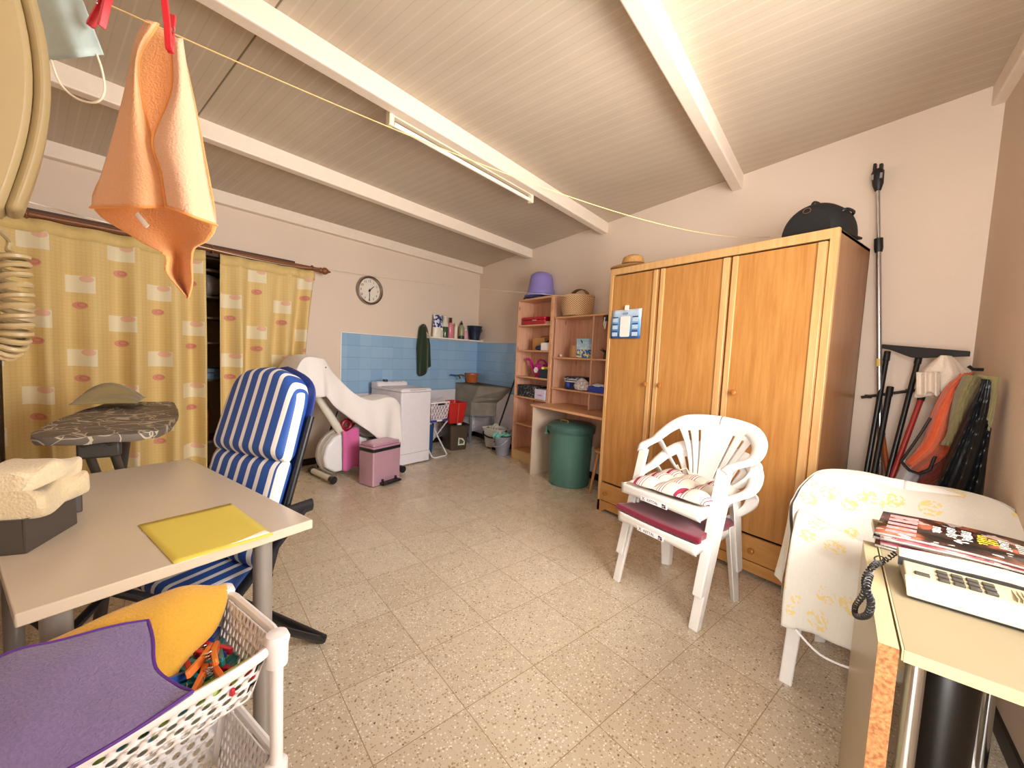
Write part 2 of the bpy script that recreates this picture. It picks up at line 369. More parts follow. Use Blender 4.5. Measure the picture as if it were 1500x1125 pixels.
#=OBJ
# ================================================================ furniture along the back wall
# ---- wardrobe
WX0,WX1,WY,WD,WH=-2.215,-.722,2.575,.56,2.0
t=thing('wardrobe','tall three-door wooden wardrobe with low drawers standing against the back wall','wardrobe',((WX0+WX1)/2,WY,0))
hw=(WX1-WX0)/2
b=MB(); b.bb((-hw,.025,.0),(-hw+.02,WD,WH)); b.bb((-hw,WD-.012,.05),(hw,WD,WH)); b.bb((-hw,.025,WH-.02),(hw,WD,WH)); b.bb((-hw,.03,.25),(hw,WD-.02,.268)); b.bb((-hw+.02,.03,.02),(hw-.02,.05,.09))
obj('carcass',b,m_oaklt,t,bevel=.002)
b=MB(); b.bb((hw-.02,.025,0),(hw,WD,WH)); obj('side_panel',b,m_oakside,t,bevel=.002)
b=MB(); b.bb((-hw,0,WH-.045),(hw,.03,WH+.008)); b.bb((-hw,0,0),(-hw+.03,.03,WH-.04)); b.bb((hw-.04,0,0),(hw,.03,WH-.04)); obj('front_frame',b,m_oaklt,t,bevel=.004)
lx=lambda x: x-(WX0+WX1)/2
doors=((-2.19,-1.765,'r'),(-1.757,-1.262,'l'),(-1.254,-.765,'l'))
for i,(a,c,sd) in enumerate(doors):
    a=lx(a); c=lx(c); b=MB(); b.bb((a+.0,.004,.262),(c,.022,WH-.055)); d=obj('door',b,m_oak,t,bevel=.002)
    b=MB()
    for q in ([(c-.045,c-.012)] if sd=='r' else [(a+.006,a+.04)])+([(c-.045,c-.004)] if i==2 or i==1 else []): b.bb((q[0],-.006,.262),(q[1],.006,WH-.055))
    obj('edge_strip',b,m_oaklt,d,bevel=.004)
    kx={0:lx(-1.804),1:lx(-1.685),2:lx(-1.17)}[i]
    b=MB(); b.lathe([(.004,0),(.008,.004),(.009,.010),(.017,.018),(.018,.026),(.012,.031),(.003,.032)],16)
    o=obj('knob',b,wood('#9A5A22','#B87430','z',.3,name='knob_wood') if i==0 else bpy.data.materials['knob_wood'],d); o.rotation_euler=(R(90),0,0); o.location=(kx,-.002,1.105)
for a,c in ((WX0+.02,-1.735),(-1.727,-1.245),(-1.237,WX1-.03)):
    a=lx(a)+.004; c=lx(c); b=MB(); b.bb((a,.0,.098),(c,.022,.247)); d=obj('drawer',b,m_oakx,t,bevel=.004)
    b=MB(); b.lathe([(.004,0),(.008,.004),(.009,.010),(.017,.018),(.018,.026),(.012,.031),(.003,.032)],16)
    o=obj('knob',b,bpy.data.materials['knob_wood'],d); o.rotation_euler=(R(90),0,0); o.location=(a+.07 if a<-.5 else (a+c)/2,-.002,.168)
b=MB(); prof=[(-hw,0),(-hw+.05,0),(-hw+.09,.03),(hw-.09,.03),(hw-.05,0),(hw,0),(hw,.094),(-hw,.094)]
b.prism(prof,.02,Matrix.Rotation(R(90),4,'X')@Matrix.Translation((0,0,-.02))); obj('plinth',b,m_oakx,t)
# ---- straw hat on the wardrobe
h=thing('straw_hat','brown woven straw hat lying on the left end of the wardrobe','hat',(-2.11,2.71,WH+.008))
b=MB(); b.lathe([(.002,.115),(.05,.114),(.078,.10),(.088,.06),(.092,.018),(.13,.012),(.175,.02),(.178,.017),(.13,.004),(.09,.004),(.07,.004)],32,sx=1.05,sy=.9,cap=False); obj('brim_and_crown',b,M('#B98A50',.8,nz=.25,nscale=90,bump=.8),h)
b=MB(); b.lathe([(.0895,.05),(.0925,.022),(.0945,.022),(.0915,.05)],32,sx=1.05,sy=.9,cap=False); obj('hat_band',b,M('#6B4020',.7),h)
# ---- black bag on the wardrobe
h=thing('black_bag','rounded black zipped bag with a metal ring on the right end of the wardrobe','bag',(-.885,2.80,WH+.008),-8)
b=MB()
def bag(u,v):
    a=v*PI; x=.165*math.cos(a); z=.205*math.sin(a)**.8; y=(u-.5)*.28; k=1-.25*abs(2*u-1)**3
    return (x*k,y,max(.002,z*k))
b.grid(bag,14,24); b.prism([(math.cos(v/24*PI)*.165*.75,max(.002,.205*.75*math.sin(v/24*PI)**.8)) for v in range(25)],.001,Matrix.Translation((0,.1405,0))@Matrix.Rotation(R(90),4,'X'))
b.prism([(math.cos(v/24*PI)*.165*.75,max(.002,.205*.75*math.sin(v/24*PI)**.8)) for v in range(25)],.001,Matrix.Translation((0,-.1395,0))@Matrix.Rotation(R(90),4,'X'))
b.bb((-.16,-.13,0),(.16,.13,.01)); obj('body',b,M('#151314',.75,bump=.3,nscale=200),h,bevel=.006)
b=MB(); b.tube(smoothpath([(-.02,-.06,.19),(-.02,-.035,.222),(-.02,.035,.222),(-.02,.06,.19)],4),.007,8); b.tube(smoothpath([(.12,-.06,.12),(.145,-.04,.135),(.145,.04,.135),(.12,.06,.12)],4),.008,8); obj('strap',b,m_black,h)
b=MB(); b.tube([(.02*math.cos(a/12*2*PI),-.143,.145+.014*math.sin(a/12*2*PI)) for a in range(12)],.003,6,closed=True); obj('metal_ring',b,M('#8B7A63',.3,.9),h)
# ---- calendar on the wardrobe
def cal_mat():
    t=NT('calendar_print'); x=t.sep(t.coord()); t.col(t.ramp(t.math('MULTIPLY',x[2],1/.24),[(0,hx('#28589A')),(.45,hx('#6CA4D6')),(1,hx('#DCEAF3'))])); t.b.inputs['Roughness'].default_value=.4; return t.m
h=thing('wall_calendar','blue and white wall calendar hung on the left wardrobe door','calendar',(-2.027,2.574,1.445))
b=MB(); b.grid(lambda u,v:((u-.5)*.29,-.006-.012*u*u*(1 if v>.5 else .6)-.004*math.sin(v*5),v*.225),8,8); obj('sheet',b,cal_mat(),h,solid=.0012)
b=MB(); b.prism(rrect(.092,.16,.012),.002,Matrix.Translation((0,-.016,.092))@Matrix.Rotation(R(90),4,'X')); obj('white_panel',b,m_white,h)
b=MB(); b.prism(rrect(.035,.04,.006),.008,Matrix.Translation((.005,-.009,.238))@Matrix.Rotation(R(90),4,'X')); obj('hanging_hook',b,m_white,h,bevel=.001)
mes=[]; RX=Matrix.Rotation(R(90),4,'X')
mes.append(text('2024',.024,None,Matrix.Translation((0,-.0185,.193))@RX))
for x in (-.095,.095):
    for z in (.15,.095,.04):
        bb_=MB(); bb_.bb((x-.026,-.0195,z+.012),(x+.026,-.0185,z+.019)); me=bpy.data.meshes.new('x'); me.from_pydata([tuple(p) for p in bb_.v],[],bb_.f); mes.append(me)
mesh_obj('month_headings',mes,[M('#1E3A66',.5)]*1,h)
mes=[]
for x in (-.095,.095):
    for k,z in enumerate((.15,.095,.04)):
        bb_=MB(); bb_.bb((x-.026,-.0188,z-.022),(x+.026,-.0182,z+.008)); me=bpy.data.meshes.new('x'); me.from_pydata([tuple(p) for p in bb_.v],[],bb_.f); mes.append(me)
mesh_obj('month_blocks',mes,[M('#B9CFE4',.5,nz=.3,nscale=160)],h)
# ---- tall shelf unit
TX0,TX1,SY=-3.965,-3.305,2.95
t=thing('bookcase','tall narrow pine bookcase with open shelves beside the sink corner','bookcase',((TX0+TX1)/2,SY,0))
hw=(TX1-TX0)/2; D=.24
b=MB(); b.bb((-hw,0,0),(-hw+.018,D,1.95)); b.bb((hw-.018,0,0),(hw,D,1.95)); b.bb((-hw,D-.006,.05),(hw,D,1.95)); obj('carcass',b,m_pine,t,bevel=.0015)
b=MB(); b.bb((-hw,-.002,1.932),(hw,D,1.954)); obj('top_board',b,m_pinex,t,bevel=.002)
b=MB(); b.bb((hw-.04,-.014,0),(hw+.002,0,1.95)); b.bb((-hw,-.006,0),(-hw+.018,0,1.93)); obj('front_stile',b,m_pinex,t,bevel=.003)
for z in (.118,.452,.785,1.03,1.345,1.645):
    b=MB(); b.bb((-hw+.018,-.004,z-.018),(hw-.018,D-.006,z)); obj('shelf',b,m_pinex,t,bevel=.002)
b=MB(); b.bb((-hw+.01,.0,0),(hw-.01,.016,.1)); obj('plinth',b,M('#DDBB83',.4),t)
# ---- desk and hutch
t=thing('study_desk','pine writing desk with an open compartment hutch beside the wardrobe','desk',(-2.77,2.69,0))
b=MB(); b.bb((-.505,.0,0),(-.487,.5,.742)); obj('side_panel',b,M('#CBB4A0',.5,nz=.05,nscale=6),t,bevel=.002)
b=MB(); b.bb((-.53,-.01,.742),(.545,.51,.765)); obj('tabletop',b,m_pinex,t,bevel=.003)
b=MB(); b.bb((-.48,.485,.35),(.545,.5,.742)); obj('back_panel',b,m_pine,t)
b=MB(); b.bb((.527,.05,0),(.545,.5,.742)); obj('side_panel',b,m_pine,t)
b=MB(); b.bb((-.505,.26,.765),(-.487,.5,1.71)); b.bb((.53,.26,.765),(.548,.5,1.71)); b.bb((-.505,.494,.765),(.548,.5,1.71)); b.bb((.04,.26,.765),(.058,.495,1.71)); obj('hutch',b,m_pine,t,bevel=.0015)
for z,y0 in ((.945,.25),(1.278,.25),(1.71,.25)):
    b=MB(); b.bb((-.51,y0,z-.018),(.55,.494,z)); obj('shelf',b,m_pinex,t,bevel=.002)
# ---- things on the bookcase
BX=(TX0+TX1)/2
h=thing('red_case','flat red plastic case on the upper shelf of the bookcase','case',(BX-.06,3.06,1.645),0)
b=MB(); b.prism(rrect(.42,.17,.02),.055,Matrix.Translation((0,0,.002))); b.prism(rrect(.43,.18,.02),.03,Matrix.Translation((0,0,.06))); obj('box_body',b,M('#B3122A',.4),h,bevel=.005)
b=MB(); b.bb((.0,-.098,.045),(.07,-.088,.055)); obj('clasp',b,M('#D9B7A8',.4),h)
o=tag(obj('paper_packet',MB().box((BX+.21,3.04,1.662),(.1,.12,.03)),M('#C9A48A',.7),bevel=.004),'small beige packet beside the red case','packet')
h=thing('cardboard_box','open brown cardboard box standing on the second shelf of the bookcase','box',(BX+.0,3.09,1.345))
b=MB(); b.bb((-.13,-.05,0),(.10,-.046,.15)); b.bb((-.13,.046,0),(.10,.05,.15)); b.bb((-.13,-.05,0),(-.126,.05,.15)); b.bb((.096,-.05,0),(.10,.05,.15)); b.bb((-.13,-.05,0),(.1,.05,.004)); obj('box_body',b,M('#C0894E',.7),h)
b=MB(); b.add([(-.13,.05,.15),(.1,.05,.15),(.1,.10,.19),(-.13,.10,.19)],[(0,1,2,3)]); obj('flap',b,M('#C99A60',.7),h,solid=.003)
o=tag(obj('cloth_bundle',MB().lathe([(.01,0),(.05,.01),(.055,.035),(.03,.055),(.005,.06)],14,c=(BX+.06,3.0,1.345),sx=1.2,sy=.8),M('#1D2B55',.8,bump=.4)),'dark navy crumpled bundle in front of the cardboard box','bundle')
h=thing('white_box','small white box beside the cardboard box in the bookcase','box',(BX+.2,3.03,1.345)); obj('box_body',MB().box((0,0,.045),(.17,.13,.09)),m_white,h,bevel=.004)
b=MB(); b.tube([(-.06,0,.095),(-.02,.02,.125),(.03,.0,.12),(.07,.02,.10)],.012); obj('cable_bundle',b,m_black,h)
# watering can
h=thing('watering_can','magenta plastic watering can with a white flower on the bookcase','watering can',(BX+.02,3.06,1.03),8)
mg=M('#B5127C',.35)
b=MB(); b.lathe([(.062,0),(.066,.004),(.08,.13),(.083,.15),(.078,.155),(.074,.15),(.06,.01)],24,cap=True,sy=.85); obj('body',b,mg,h)
b=MB(); b.tube(smoothpath([(-.06,0,.03),(-.12,0,.10),(-.17,0,.18),(-.20,0,.205)],4),[.022]*5+[.016]*8); b.lathe([(.01,0),(.022,.01),(.025,.03),(.004,.035)],14,c=(-.215,0,.19)); obj('spout',b,mg,h)
b=MB(); b.tube(smoothpath([(-.05,0,.15),(-.03,0,.2),(.05,0,.195),(.095,0,.15),(.08,0,.10)],4),.011,flat=1.2); obj('handle',b,mg,h)
b=MB()
for k in range(6): a=k*PI/3; b.lathe([(.001,0),(.016,0),(.016,.003),(.001,.003)],10,c=(0,0,0)); 
b=MB()
for k in range(6):
    a=k*PI/3; b.prism([(math.cos(a)*.02+.015*math.cos(q),math.sin(a)*.02+.015*math.sin(q)) for q in [i*PI/6 for i in range(12)]],.003)
b.prism([(.012*math.cos(q),.012*math.sin(q)) for q in [i*PI/6 for i in range(12)]],.005)
o=obj('flower_emblem',b,m_white,h); o.rotation_euler=(R(90),0,0); o.location=(-.01,-.066,.085)
h=thing('storage_tub','small black open tub holding yellow packets beside the watering can','tub',(BX+.21,3.03,1.03))
b=MB(); b.prism(rrect(.19,.15,.01),.10); obj('tub_body',b,M('#16202B',.4),h,bevel=.004)
b=MB(); [b.box((x,y,.115),(.05,.06,.03),Matrix.Rotation(x*9,3,'Z')) for x,y in ((-.06,-.03),(.0,-.02),(.055,-.03))]; obj('packets',b,M('#D8C84E',.6,nz=.4,nscale=50),h,bevel=.006)
h=thing('black_storage_box','black patterned cardboard box on the shelf below the watering can','box',(BX-.09,3.05,.785))
def flor():
    t=NT('black_floral'); v=t.coord(scale=(9,9,9)); n=t.noise(v,2,2); r=t.math('LESS_THAN',t.math('ABSOLUTE',t.math('SUBTRACT',n,.5)),.012)
    t.col(t.mix(r,hx('#101012'),hx('#B9B2A8'))); t.b.inputs['Roughness'].default_value=.4; return t.m
fm=flor(); obj('box_body',MB().box((0,0,.055),(.34,.19,.11)),fm,h,bevel=.002); obj('lid',MB().box((0,0,.125),(.352,.202,.03)),fm,h,bevel=.002)
h=thing('shoe_box','white and lilac box next to the black patterned box','box',(BX+.18,3.02,.785)); obj('box_body',MB().box((0,0,.058),(.18,.18,.115)),M('#D6CDE0',.5),h,bevel=.002)
me=strokes(5,.024,Matrix.Translation((.01,-.0915,.05))@RX); mesh_obj('lettering',[me],[M('#A0446A',.5)],h)
# purple hamper upside down on top
h=thing('purple_bucket','upturned purple plastic pail on top of the bookcase','bucket',(BX-.055,3.07,1.958))
pm=M('#8C80C4',.35); b=MB(); b.lathe([(.168,.03),(.172,.03),(.175,.045),(.165,.05),(.158,.10),(.15,.11),(.138,.22),(.125,.27),(.085,.30),(.03,.31),(.001,.312)],32,cap=False); obj('body',b,pm,h,solid=.003)
b=MB(); b.lathe([(.185,.02),(.195,.024),(.196,.034),(.176,.044),(.168,.04)],32,cap=False); obj('rim',b,M('#7F86C8',.35),h,solid=.003)
h=thing('folded_strap','black folded strap sticking out under the purple pail','strap',(BX-.19,2.995,1.955)); b=MB(); b.tube([(-.09,0,.012),(-.05,0,.03),(-.02,.0,.012),(.07,.02,.014)],.011); obj('strap',b,m_black,h)
# basket on hutch
def weave(c1,c2,s):
    t=NT('basket_weave'); v=t.coord(scale=(s,s,s),rot=(0,0,0)); c=t.add('ShaderNodeTexCoord'); x=t.sep(c.outputs['Object'])
    an=t.math('ARCTAN2',x[1],x[0]); u=t.math('MULTIPLY',an,s*.12); w_=t.math('MULTIPLY',x[2],s)
    p=t.math('FRACT',t.math('ADD',u,w_)); q=t.math('FRACT',t.math('SUBTRACT',u,w_))
    k=t.math('MULTIPLY',t.math('GREATER_THAN',p,.5),t.math('GREATER_THAN',q,.35))
    t.col(t.mix(k,hx(c1),hx(c2))); t.b.inputs['Roughness'].default_value=.7; t.bump(t.math('ADD',p,q),.5,.004); return t.m
wv=weave('#E0B98A','#6E3F20',52)
h=thing('wicker_basket','round two-tone wicker basket on top of the desk hutch','basket',(-3.04,3.04,1.712))
b=MB(); b.lathe([(.13,0),(.15,.004),(.165,.06),(.172,.14),(.172,.2),(.165,.2),(.16,.14),(.12,.01)],40); obj('body',b,wv,h)
b=MB(); b.lathe([(.174,.195),(.178,.203),(.174,.212),(.166,.212),(.162,.203)],40,cap=False); obj('rim',b,M('#D8AE7C',.7,bump=.4),h)
b=MB(); b.tube([(.12*math.cos(a),.02,.2+.085*math.sin(a)) for a in [k/12*PI for k in range(13)]],.03,flat=.18,n=12,up=(0,1,0)); obj('handle',b,M('#8A6038',.7,bump=.5,nz=.3,nscale=60),h)
h=thing('small_wicker_pot','small round wicker pot on the middle hutch shelf','basket',(-3.02,3.03,1.28)); b=MB(); b.lathe([(.05,0),(.062,.004),(.066,.11),(.068,.125),(.06,.125),(.05,.01)],26); obj('body',b,weave('#DCA878','#8A4F2B',60),h)
def tin(z0):
    t=NT('blue_tin_print'); x=t.sep(t.coord()); n=t.noise(t.coord(scale=(1,1,1)),42,2)
    c=t.mix(t.math('GREATER_THAN',n,.56),hx('#A9D3EC'),hx('#D9EDF6')); c2=t.mix(t.math('GREATER_THAN',n,.5),hx('#E6DFA8'),hx('#2F6FB4')); t.col(t.mix(t.math('LESS_THAN',x[2],.085),c,c2)); t.b.inputs['Roughness'].default_value=.35; return t.m
h=thing('blue_tin_box','tall light blue printed tin box on the middle hutch shelf','tin',(-2.865,3.02,1.28)); obj('body',MB().box((0,0,.09),(.165,.11,.18)),tin(0),h,bevel=.004); obj('lid',MB().box((0,0,.178),(.17,.115,.035)),M('#A5CDE6',.35),h,bevel=.004)
b=MB(); b.tube([(-.02,-.059,.178),(-.005,-.059,.165),(0,-.059,.15)],.005); obj('latch',b,m_black,h)
o=tag(obj('glass_marble',MB().lathe([(.002,0),(.012,.006),(.016,.016),(.012,.026),(.002,.032)],16,c=(-3.18,2.97,1.28)),M('#E7D9CF',.15)),'small pale ball at the left end of the middle hutch shelf','ball')
h=thing('spiky_ornament','small dark spiky ornament in the right hutch compartment','ornament',(-2.59,3.0,1.28)); b=MB(); b.lathe([(.015,0),(.02,.004),(.014,.05),(.012,.055)],12)
for k in range(12):
    a=k*2.4; b.tube([(0,0,.05),(.02*math.cos(a),.02*math.sin(a),.075),(.055*math.cos(a),.055*math.sin(a),.07+.015*(k%3))],[.005,.006,.003],6)
obj('body',b,M('#2B2E2A',.6),h)
h=thing('butter_cookie_tin','round dark blue cookie tin with white lettering on the lower hutch shelf','tin',(-3.0,3.05,.947),0)
nb=M('#161C3A',.3); b=MB(); b.lathe([(.125,0),(.128,.004),(.128,.085),(.12,.09)],36); obj('body',b,nb,h); b=MB(); b.lathe([(.129,.088),(.1315,.09),(.1315,.128),(.125,.133),(.1,.131)],36); obj('lid',b,nb,h)
b=MB(); b.lathe([(.1285,.078),(.1300,.079),(.1300,.086),(.1285,.087)],36,cap=False); obj('white_band',b,m_white,h)
me=text('Butter Cookies',.034,None,Matrix.Identity(4))
for v in me.vertices:
    a=v.co.x/.1325-PI/2-.05; rr=.1322+v.co.z; v.co=V((rr*math.cos(a),rr*math.sin(a),.108+v.co.y))
mesh_obj('lettering',[me],[m_white],h)
b=MB(); b.grid(lambda u,v:(.1292*math.cos(-1.75+.35*u),.1292*math.sin(-1.75+.35*u),.02+.05*v),6,1); obj('blue_label',b,M('#2B49B8',.3),h,solid=.001)
h=thing('plastic_bag','crumpled clear bag of small things beside the cookie tin','bag',(-2.84,2.965,.947)); b=MB(); b.lathe([(.02,0),(.07,.01),(.085,.05),(.06,.095),(.03,.12),(.01,.13)],20,sx=1.2,sy=.7); o=obj('body',b,M('#C9C3C6',.25,nz=.5,nscale=60,bump=1),h)
h=thing('blue_tissue_box','flat dark blue box with tissues in the lower right hutch compartment','box',(-2.62,2.99,.947)); obj('box_body',MB().box((0,0,.03),(.2,.13,.06)),M('#1F35A0',.4),h,bevel=.003); b=MB(); b.grid(lambda u,v:((u-.5)*.16,(v-.5)*.1,.062+.03*math.sin(u*3)*math.sin(v*3)+.01*math.sin(u*9)),8,8); obj('tissues',b,M('#CFE0EA',.8),h,solid=.004)
# key hook at the hutch top right
h=thing('hanging_clip','black and white clip hanging from the right end of the hutch top','clip',(-2.545,2.925,1.69)); b=MB(); b.box((0,0,-.03),(.045,.02,.06)); obj('clip_body',b,m_black,h,bevel=.006); b=MB(); b.tube([(0,-.012,-.02),(-.008,-.012,-.09),(.008,-.012,-.13),(.015,-.012,-.06)],.005); obj('cord_tail',b,m_white,h)
b=MB(); b.tube([(0,.005,-.005),(0,.03,.022),(0,.045,.02)],.003,6); obj('wire_hook',b,m_steel,h)
# ---- green dustbin
h=thing('green_dustbin','large round green plastic bin with lid under the pine desk','bin',(-2.86,2.87,0))
gm=M('#4C7468',.4,nz=.04); b=MB(); b.lathe([(.19,0),(.2,.006),(.212,.30),(.222,.56),(.226,.565),(.222,.565),(.19,.012)],48); obj('body',b,gm,h)
b=MB(); b.lathe([(.236,.535),(.24,.54),(.242,.595),(.234,.605),(.19,.625),(.10,.637),(.002,.64)],48,cap=False); b.lathe([(.236,.535),(.228,.54),(.226,.6),(.002,.63)],48,cap=False); obj('lid',b,M('#40625C',.35),h)
b=MB(); b.box((-.19,-.155,.535),(.11,.02,.09),Matrix.Rotation(R(-50),3,'Z')); b.box((-.19,-.155,.5),(.13,.035,.02),Matrix.Rotation(R(-50),3,'Z')); b.tube([(-.21,-.14,.5),(-.18,-.17,.47),(-.15,-.19,.5)],.008); obj('handle',b,gm,h,bevel=.005)
b=MB(); b.tube([(-.05,-.10,.63),(-.05,-.10,.652),(.05,-.10,.652),(.05,-.10,.63)],.005,6); obj('lid_handle',b,m_brass,h)
# ---- small wooden stool behind the bin
h=thing('wooden_stool','small round wooden stool between the green bin and the wardrobe','stool',(-2.42,2.93,0)); sm=wood('#A87440','#C08C52','z',.4,name='stool_wood')
b=MB(); b.lathe([(.002,.40),(.12,.40),(.135,.41),(.135,.432),(.12,.44),(.002,.44)],28,cap=False); obj('seat',b,sm,h)
for k in range(4): a=R(45+90*k); b=MB(); b.tube([(.09*math.cos(a),.09*math.sin(a),.405),(.15*math.cos(a),.15*math.sin(a),.0)],[.016,.013],10); obj('leg',b,sm,h)
# ================================================================ along the left wall
def AF(s,t,z=0): return PA(s,t,z)
# ---- wall clock
h=thing('wall_clock','round silver-rimmed wall clock showing half past one above the tiles','clock',PA(1.855,0,1.955),AD)
rim=M('#9C9088',.22,.95)
def disc_x(prof,n=48):
    m=MB(); m.lathe(prof,n); r=Matrix.Rotation(R(90),4,'Y'); m.v=[r@p for p in m.v]; return m
m=disc_x([(.15,0),(.165,.004),(.168,.03),(.160,.048),(.150,.05),(.142,.044),(.138,.02),(.13,.0)]); obj('rim',m,rim,h)
m=disc_x([(.139,.012),(.139,.016)]); obj('dial',m,M('#EADFD2',.5),h)
def on_dial(y,z,x=.0175): return Matrix.Translation((x,y,z))@Matrix(((0,0,1,0),(1,0,0,0),(0,1,0,0),(0,0,0,1)))
mes=[]
for k in range(1,13):
    a=k/12*2*PI; mes.append(text(str(k),.036,None,on_dial(.108*math.sin(a),.108*math.cos(a))))
mesh_obj('numerals',mes,[m_black],h)
for nm,L_,a,wd_ in (('hour_hand',.075,45,.008),('minute_hand',.125,180,.006)):
    b=MB(); a=R(a); rot=Matrix.Rotation(-a,3,'X'); b.box(rot@V((.024,0,L_/2-.012)),(.002,wd_,L_+.02),rot); obj(nm,b,m_black,h)
m=disc_x([(.011,.016),(.011,.028)],16); obj('hub',m,m_black,h)
# ---- corner wall shelf with bottles
h=thing('wall_shelf','narrow white wall shelf fixed above the blue tiles in the corner','shelf',PA(.52,0,1.475),AD)
b=MB(); b.bb((.002,-.505,-.02),(.15,.505,0)); obj('shelf_board',b,m_white,h,bevel=.003)
for y in (-.495,.49):
    b=MB(); pts=[(0,0),(.13,0)]+[(.13*math.cos(R(a))*1.0+.0,.11-.11*math.cos(R(a))+0.0) for a in ()]
    pr=[(0,0),(.14,0)]+[(.005+.135*(1-math.sin(R(a))),.19*(1-math.cos(R(a)))) for a in (10,25,40,55,70,80,90)]+[(0,.19)]
    b.prism(pr,.014,Matrix.Translation((0.003,y,0))@Matrix.Rotation(R(90),4,'X')); obj('end_bracket',b,M('#E5D2AC',.45),h,bevel=.002)
def on_shelf(nm,lab,cat,s,t=.075): return thing(nm,lab,cat,PA(s,t,1.476),AD)
h=on_shelf('detergent_bag','blue and white bag of detergent at the left end of the wall shelf','bag',.86)
def bagm():
    t=NT('detergent_print'); v=t.coord(); n=t.noise(v,26,2); x=t.sep(v); c=t.mix(t.math('GREATER_THAN',n,.5),hx('#23307A'),hx('#D7DDE8')); c=t.mix(t.math('LESS_THAN',x[2],.13),c,hx('#EDE6D8')); t.col(c); t.b.inputs['Roughness'].default_value=.35; return t.m
b=MB(); b.grid(lambda u,v:((.035+.012*math.sin(v*5))*math.cos(u*2*PI)*(1-.8*max(0,v-.8)*5*.9),.085*(math.sin(u*2*PI))*(1-.1*v),.30*v),20,12); obj('bag_body',b,bagm(),h)
def bottle(nm,lab,s,prof,mat,capm,capprof,sy=1.0,sx=1.0,t=.075,extra=None,cat='bottle'):
    h=on_shelf(nm,lab,cat,s,t); b=MB(); b.lathe(prof,22,sx=sx,sy=sy); obj('bottle_body',b,mat,h)
    if capprof: b=MB(); b.lathe(capprof,16); obj('cap',b,capm,h)
    if extra: extra(h)
    return h
bottle('small_bottle','tiny dark and white bottle in front of the detergent bag',.815,[(.018,0),(.02,.004),(.02,.08),(.01,.095)],M('#C9BFAE',.4),m_white,[(.012,.094),(.012,.12),(.003,.122)],t=.11)
bottle('glass_jar','clear jar half filled with green liquid on the wall shelf',.735,[(.05,0),(.052,.01),(.052,.13),(.045,.15)],M('#3E5A3C',.15),M('#D9D5C8',.1,nz=.1),[(.048,.151),(.048,.2),(.03,.24),(.03,.28),(.036,.285),(.036,.30),(.02,.305)],cat='jar')
bottle('pink_bottle','tall pink bottle with a dark brown cap on the wall shelf',.63,[(.038,0),(.042,.006),(.042,.16),(.036,.19),(.017,.215)],M('#E08494',.25),M('#3A1C18',.4),[(.02,.216),(.02,.245),(.016,.26),(.021,.27),(.021,.285)],sy=1.2)
bottle('pink_spray_bottle','second pink bottle half hidden behind the tall pink one',.675,[(.03,0),(.035,.006),(.035,.17),(.02,.2)],M('#D9789A',.3),M('#C55A80',.4),[(.018,.2),(.018,.235),(.005,.24)],t=.035)
bottle('white_bottle','slim white bottle between the pink and the olive bottles',.53,[(.026,0),(.028,.005),(.026,.16),(.02,.185)],M('#EADCC8',.35),M('#E8D8C6',.4),[(.014,.184),(.014,.215),(.004,.22)])
bottle('olive_bottle','clear olive-tinted bottle with a black pointed cap on the wall shelf',.42,[(.038,0),(.041,.006),(.042,.15),(.034,.19),(.018,.205)],M('#9A9878',.2),m_black,[(.02,.205),(.02,.225),(.009,.24),(.006,.262)],extra=lambda h:obj('dark_label',MB().lathe([(.0425,.002),(.0432,.004),(.0432,.045),(.0425,.047)],22,cap=False),M('#23402E',.4),h))
bottle('handled_bottle','small pink and white bottle with a handle beside the dark blue pail',.335,[(.034,0),(.037,.006),(.036,.07),(.022,.12),(.013,.13)],M('#DDA0B2',.35),m_white,[(.014,.13),(.014,.155),(.005,.16)],extra=lambda h:obj('handle',MB().tube(smoothpath([(0,-.015,.13),(0,-.045,.11),(0,-.048,.06),(0,-.03,.03)],4),.006),m_white,h))
h=on_shelf('dark_blue_pail','dark navy plastic pail at the corner end of the wall shelf','bucket',.165,.09); nv=M('#14243F',.4)
b=MB(); b.lathe([(.07,0),(.075,.004),(.105,.19),(.112,.2),(.112,.208),(.1,.206),(.068,.01)],30); obj('pail_body',b,nv,h); b=MB(); b.tube(smoothpath([(.01,-.108,.19),(.05,-.11,.15),(.10,-.03,.12),(.10,.04,.12),(.05,.11,.15),(.01,.108,.19)],4),.005,6); obj('handle',b,nv,h)
tag(obj('soap_bar',MB().box(PA(.05,.12,1.487),(.05,.04,.022)),M('#D9B9A8',.5),bevel=.006),'small pale soap bar at the right tip of the wall shelf','soap')
# ---- green towel on a hook
h=thing('green_towel','dark green towel hanging on a hook over the blue tiles','towel',PA(1.075,0,0),AD)
def gt(u,v):
    w=.13+.11*min(1,v*2.2)**.8; q=2*u-1
    z=1.635-.035*q*q*(1-v)-(.66+.05*math.sin(u*4+1)-.05*abs(q)**2)*v
    return (.05+.014*math.sin(u*11+v*1.5)*(.3+v)+.012*math.sin(u*5),q*w*.5+.03*v,z)
b=MB(); b.grid(gt,40,24); obj('towel_cloth',b,fabric('#2C3B27',.8,250),h,solid=.01)
b=MB(); b.tube([(0,0,1.62),(.05,0,1.60),(.06,0,1.62)],.006); obj('hook',b,m_steel,h)
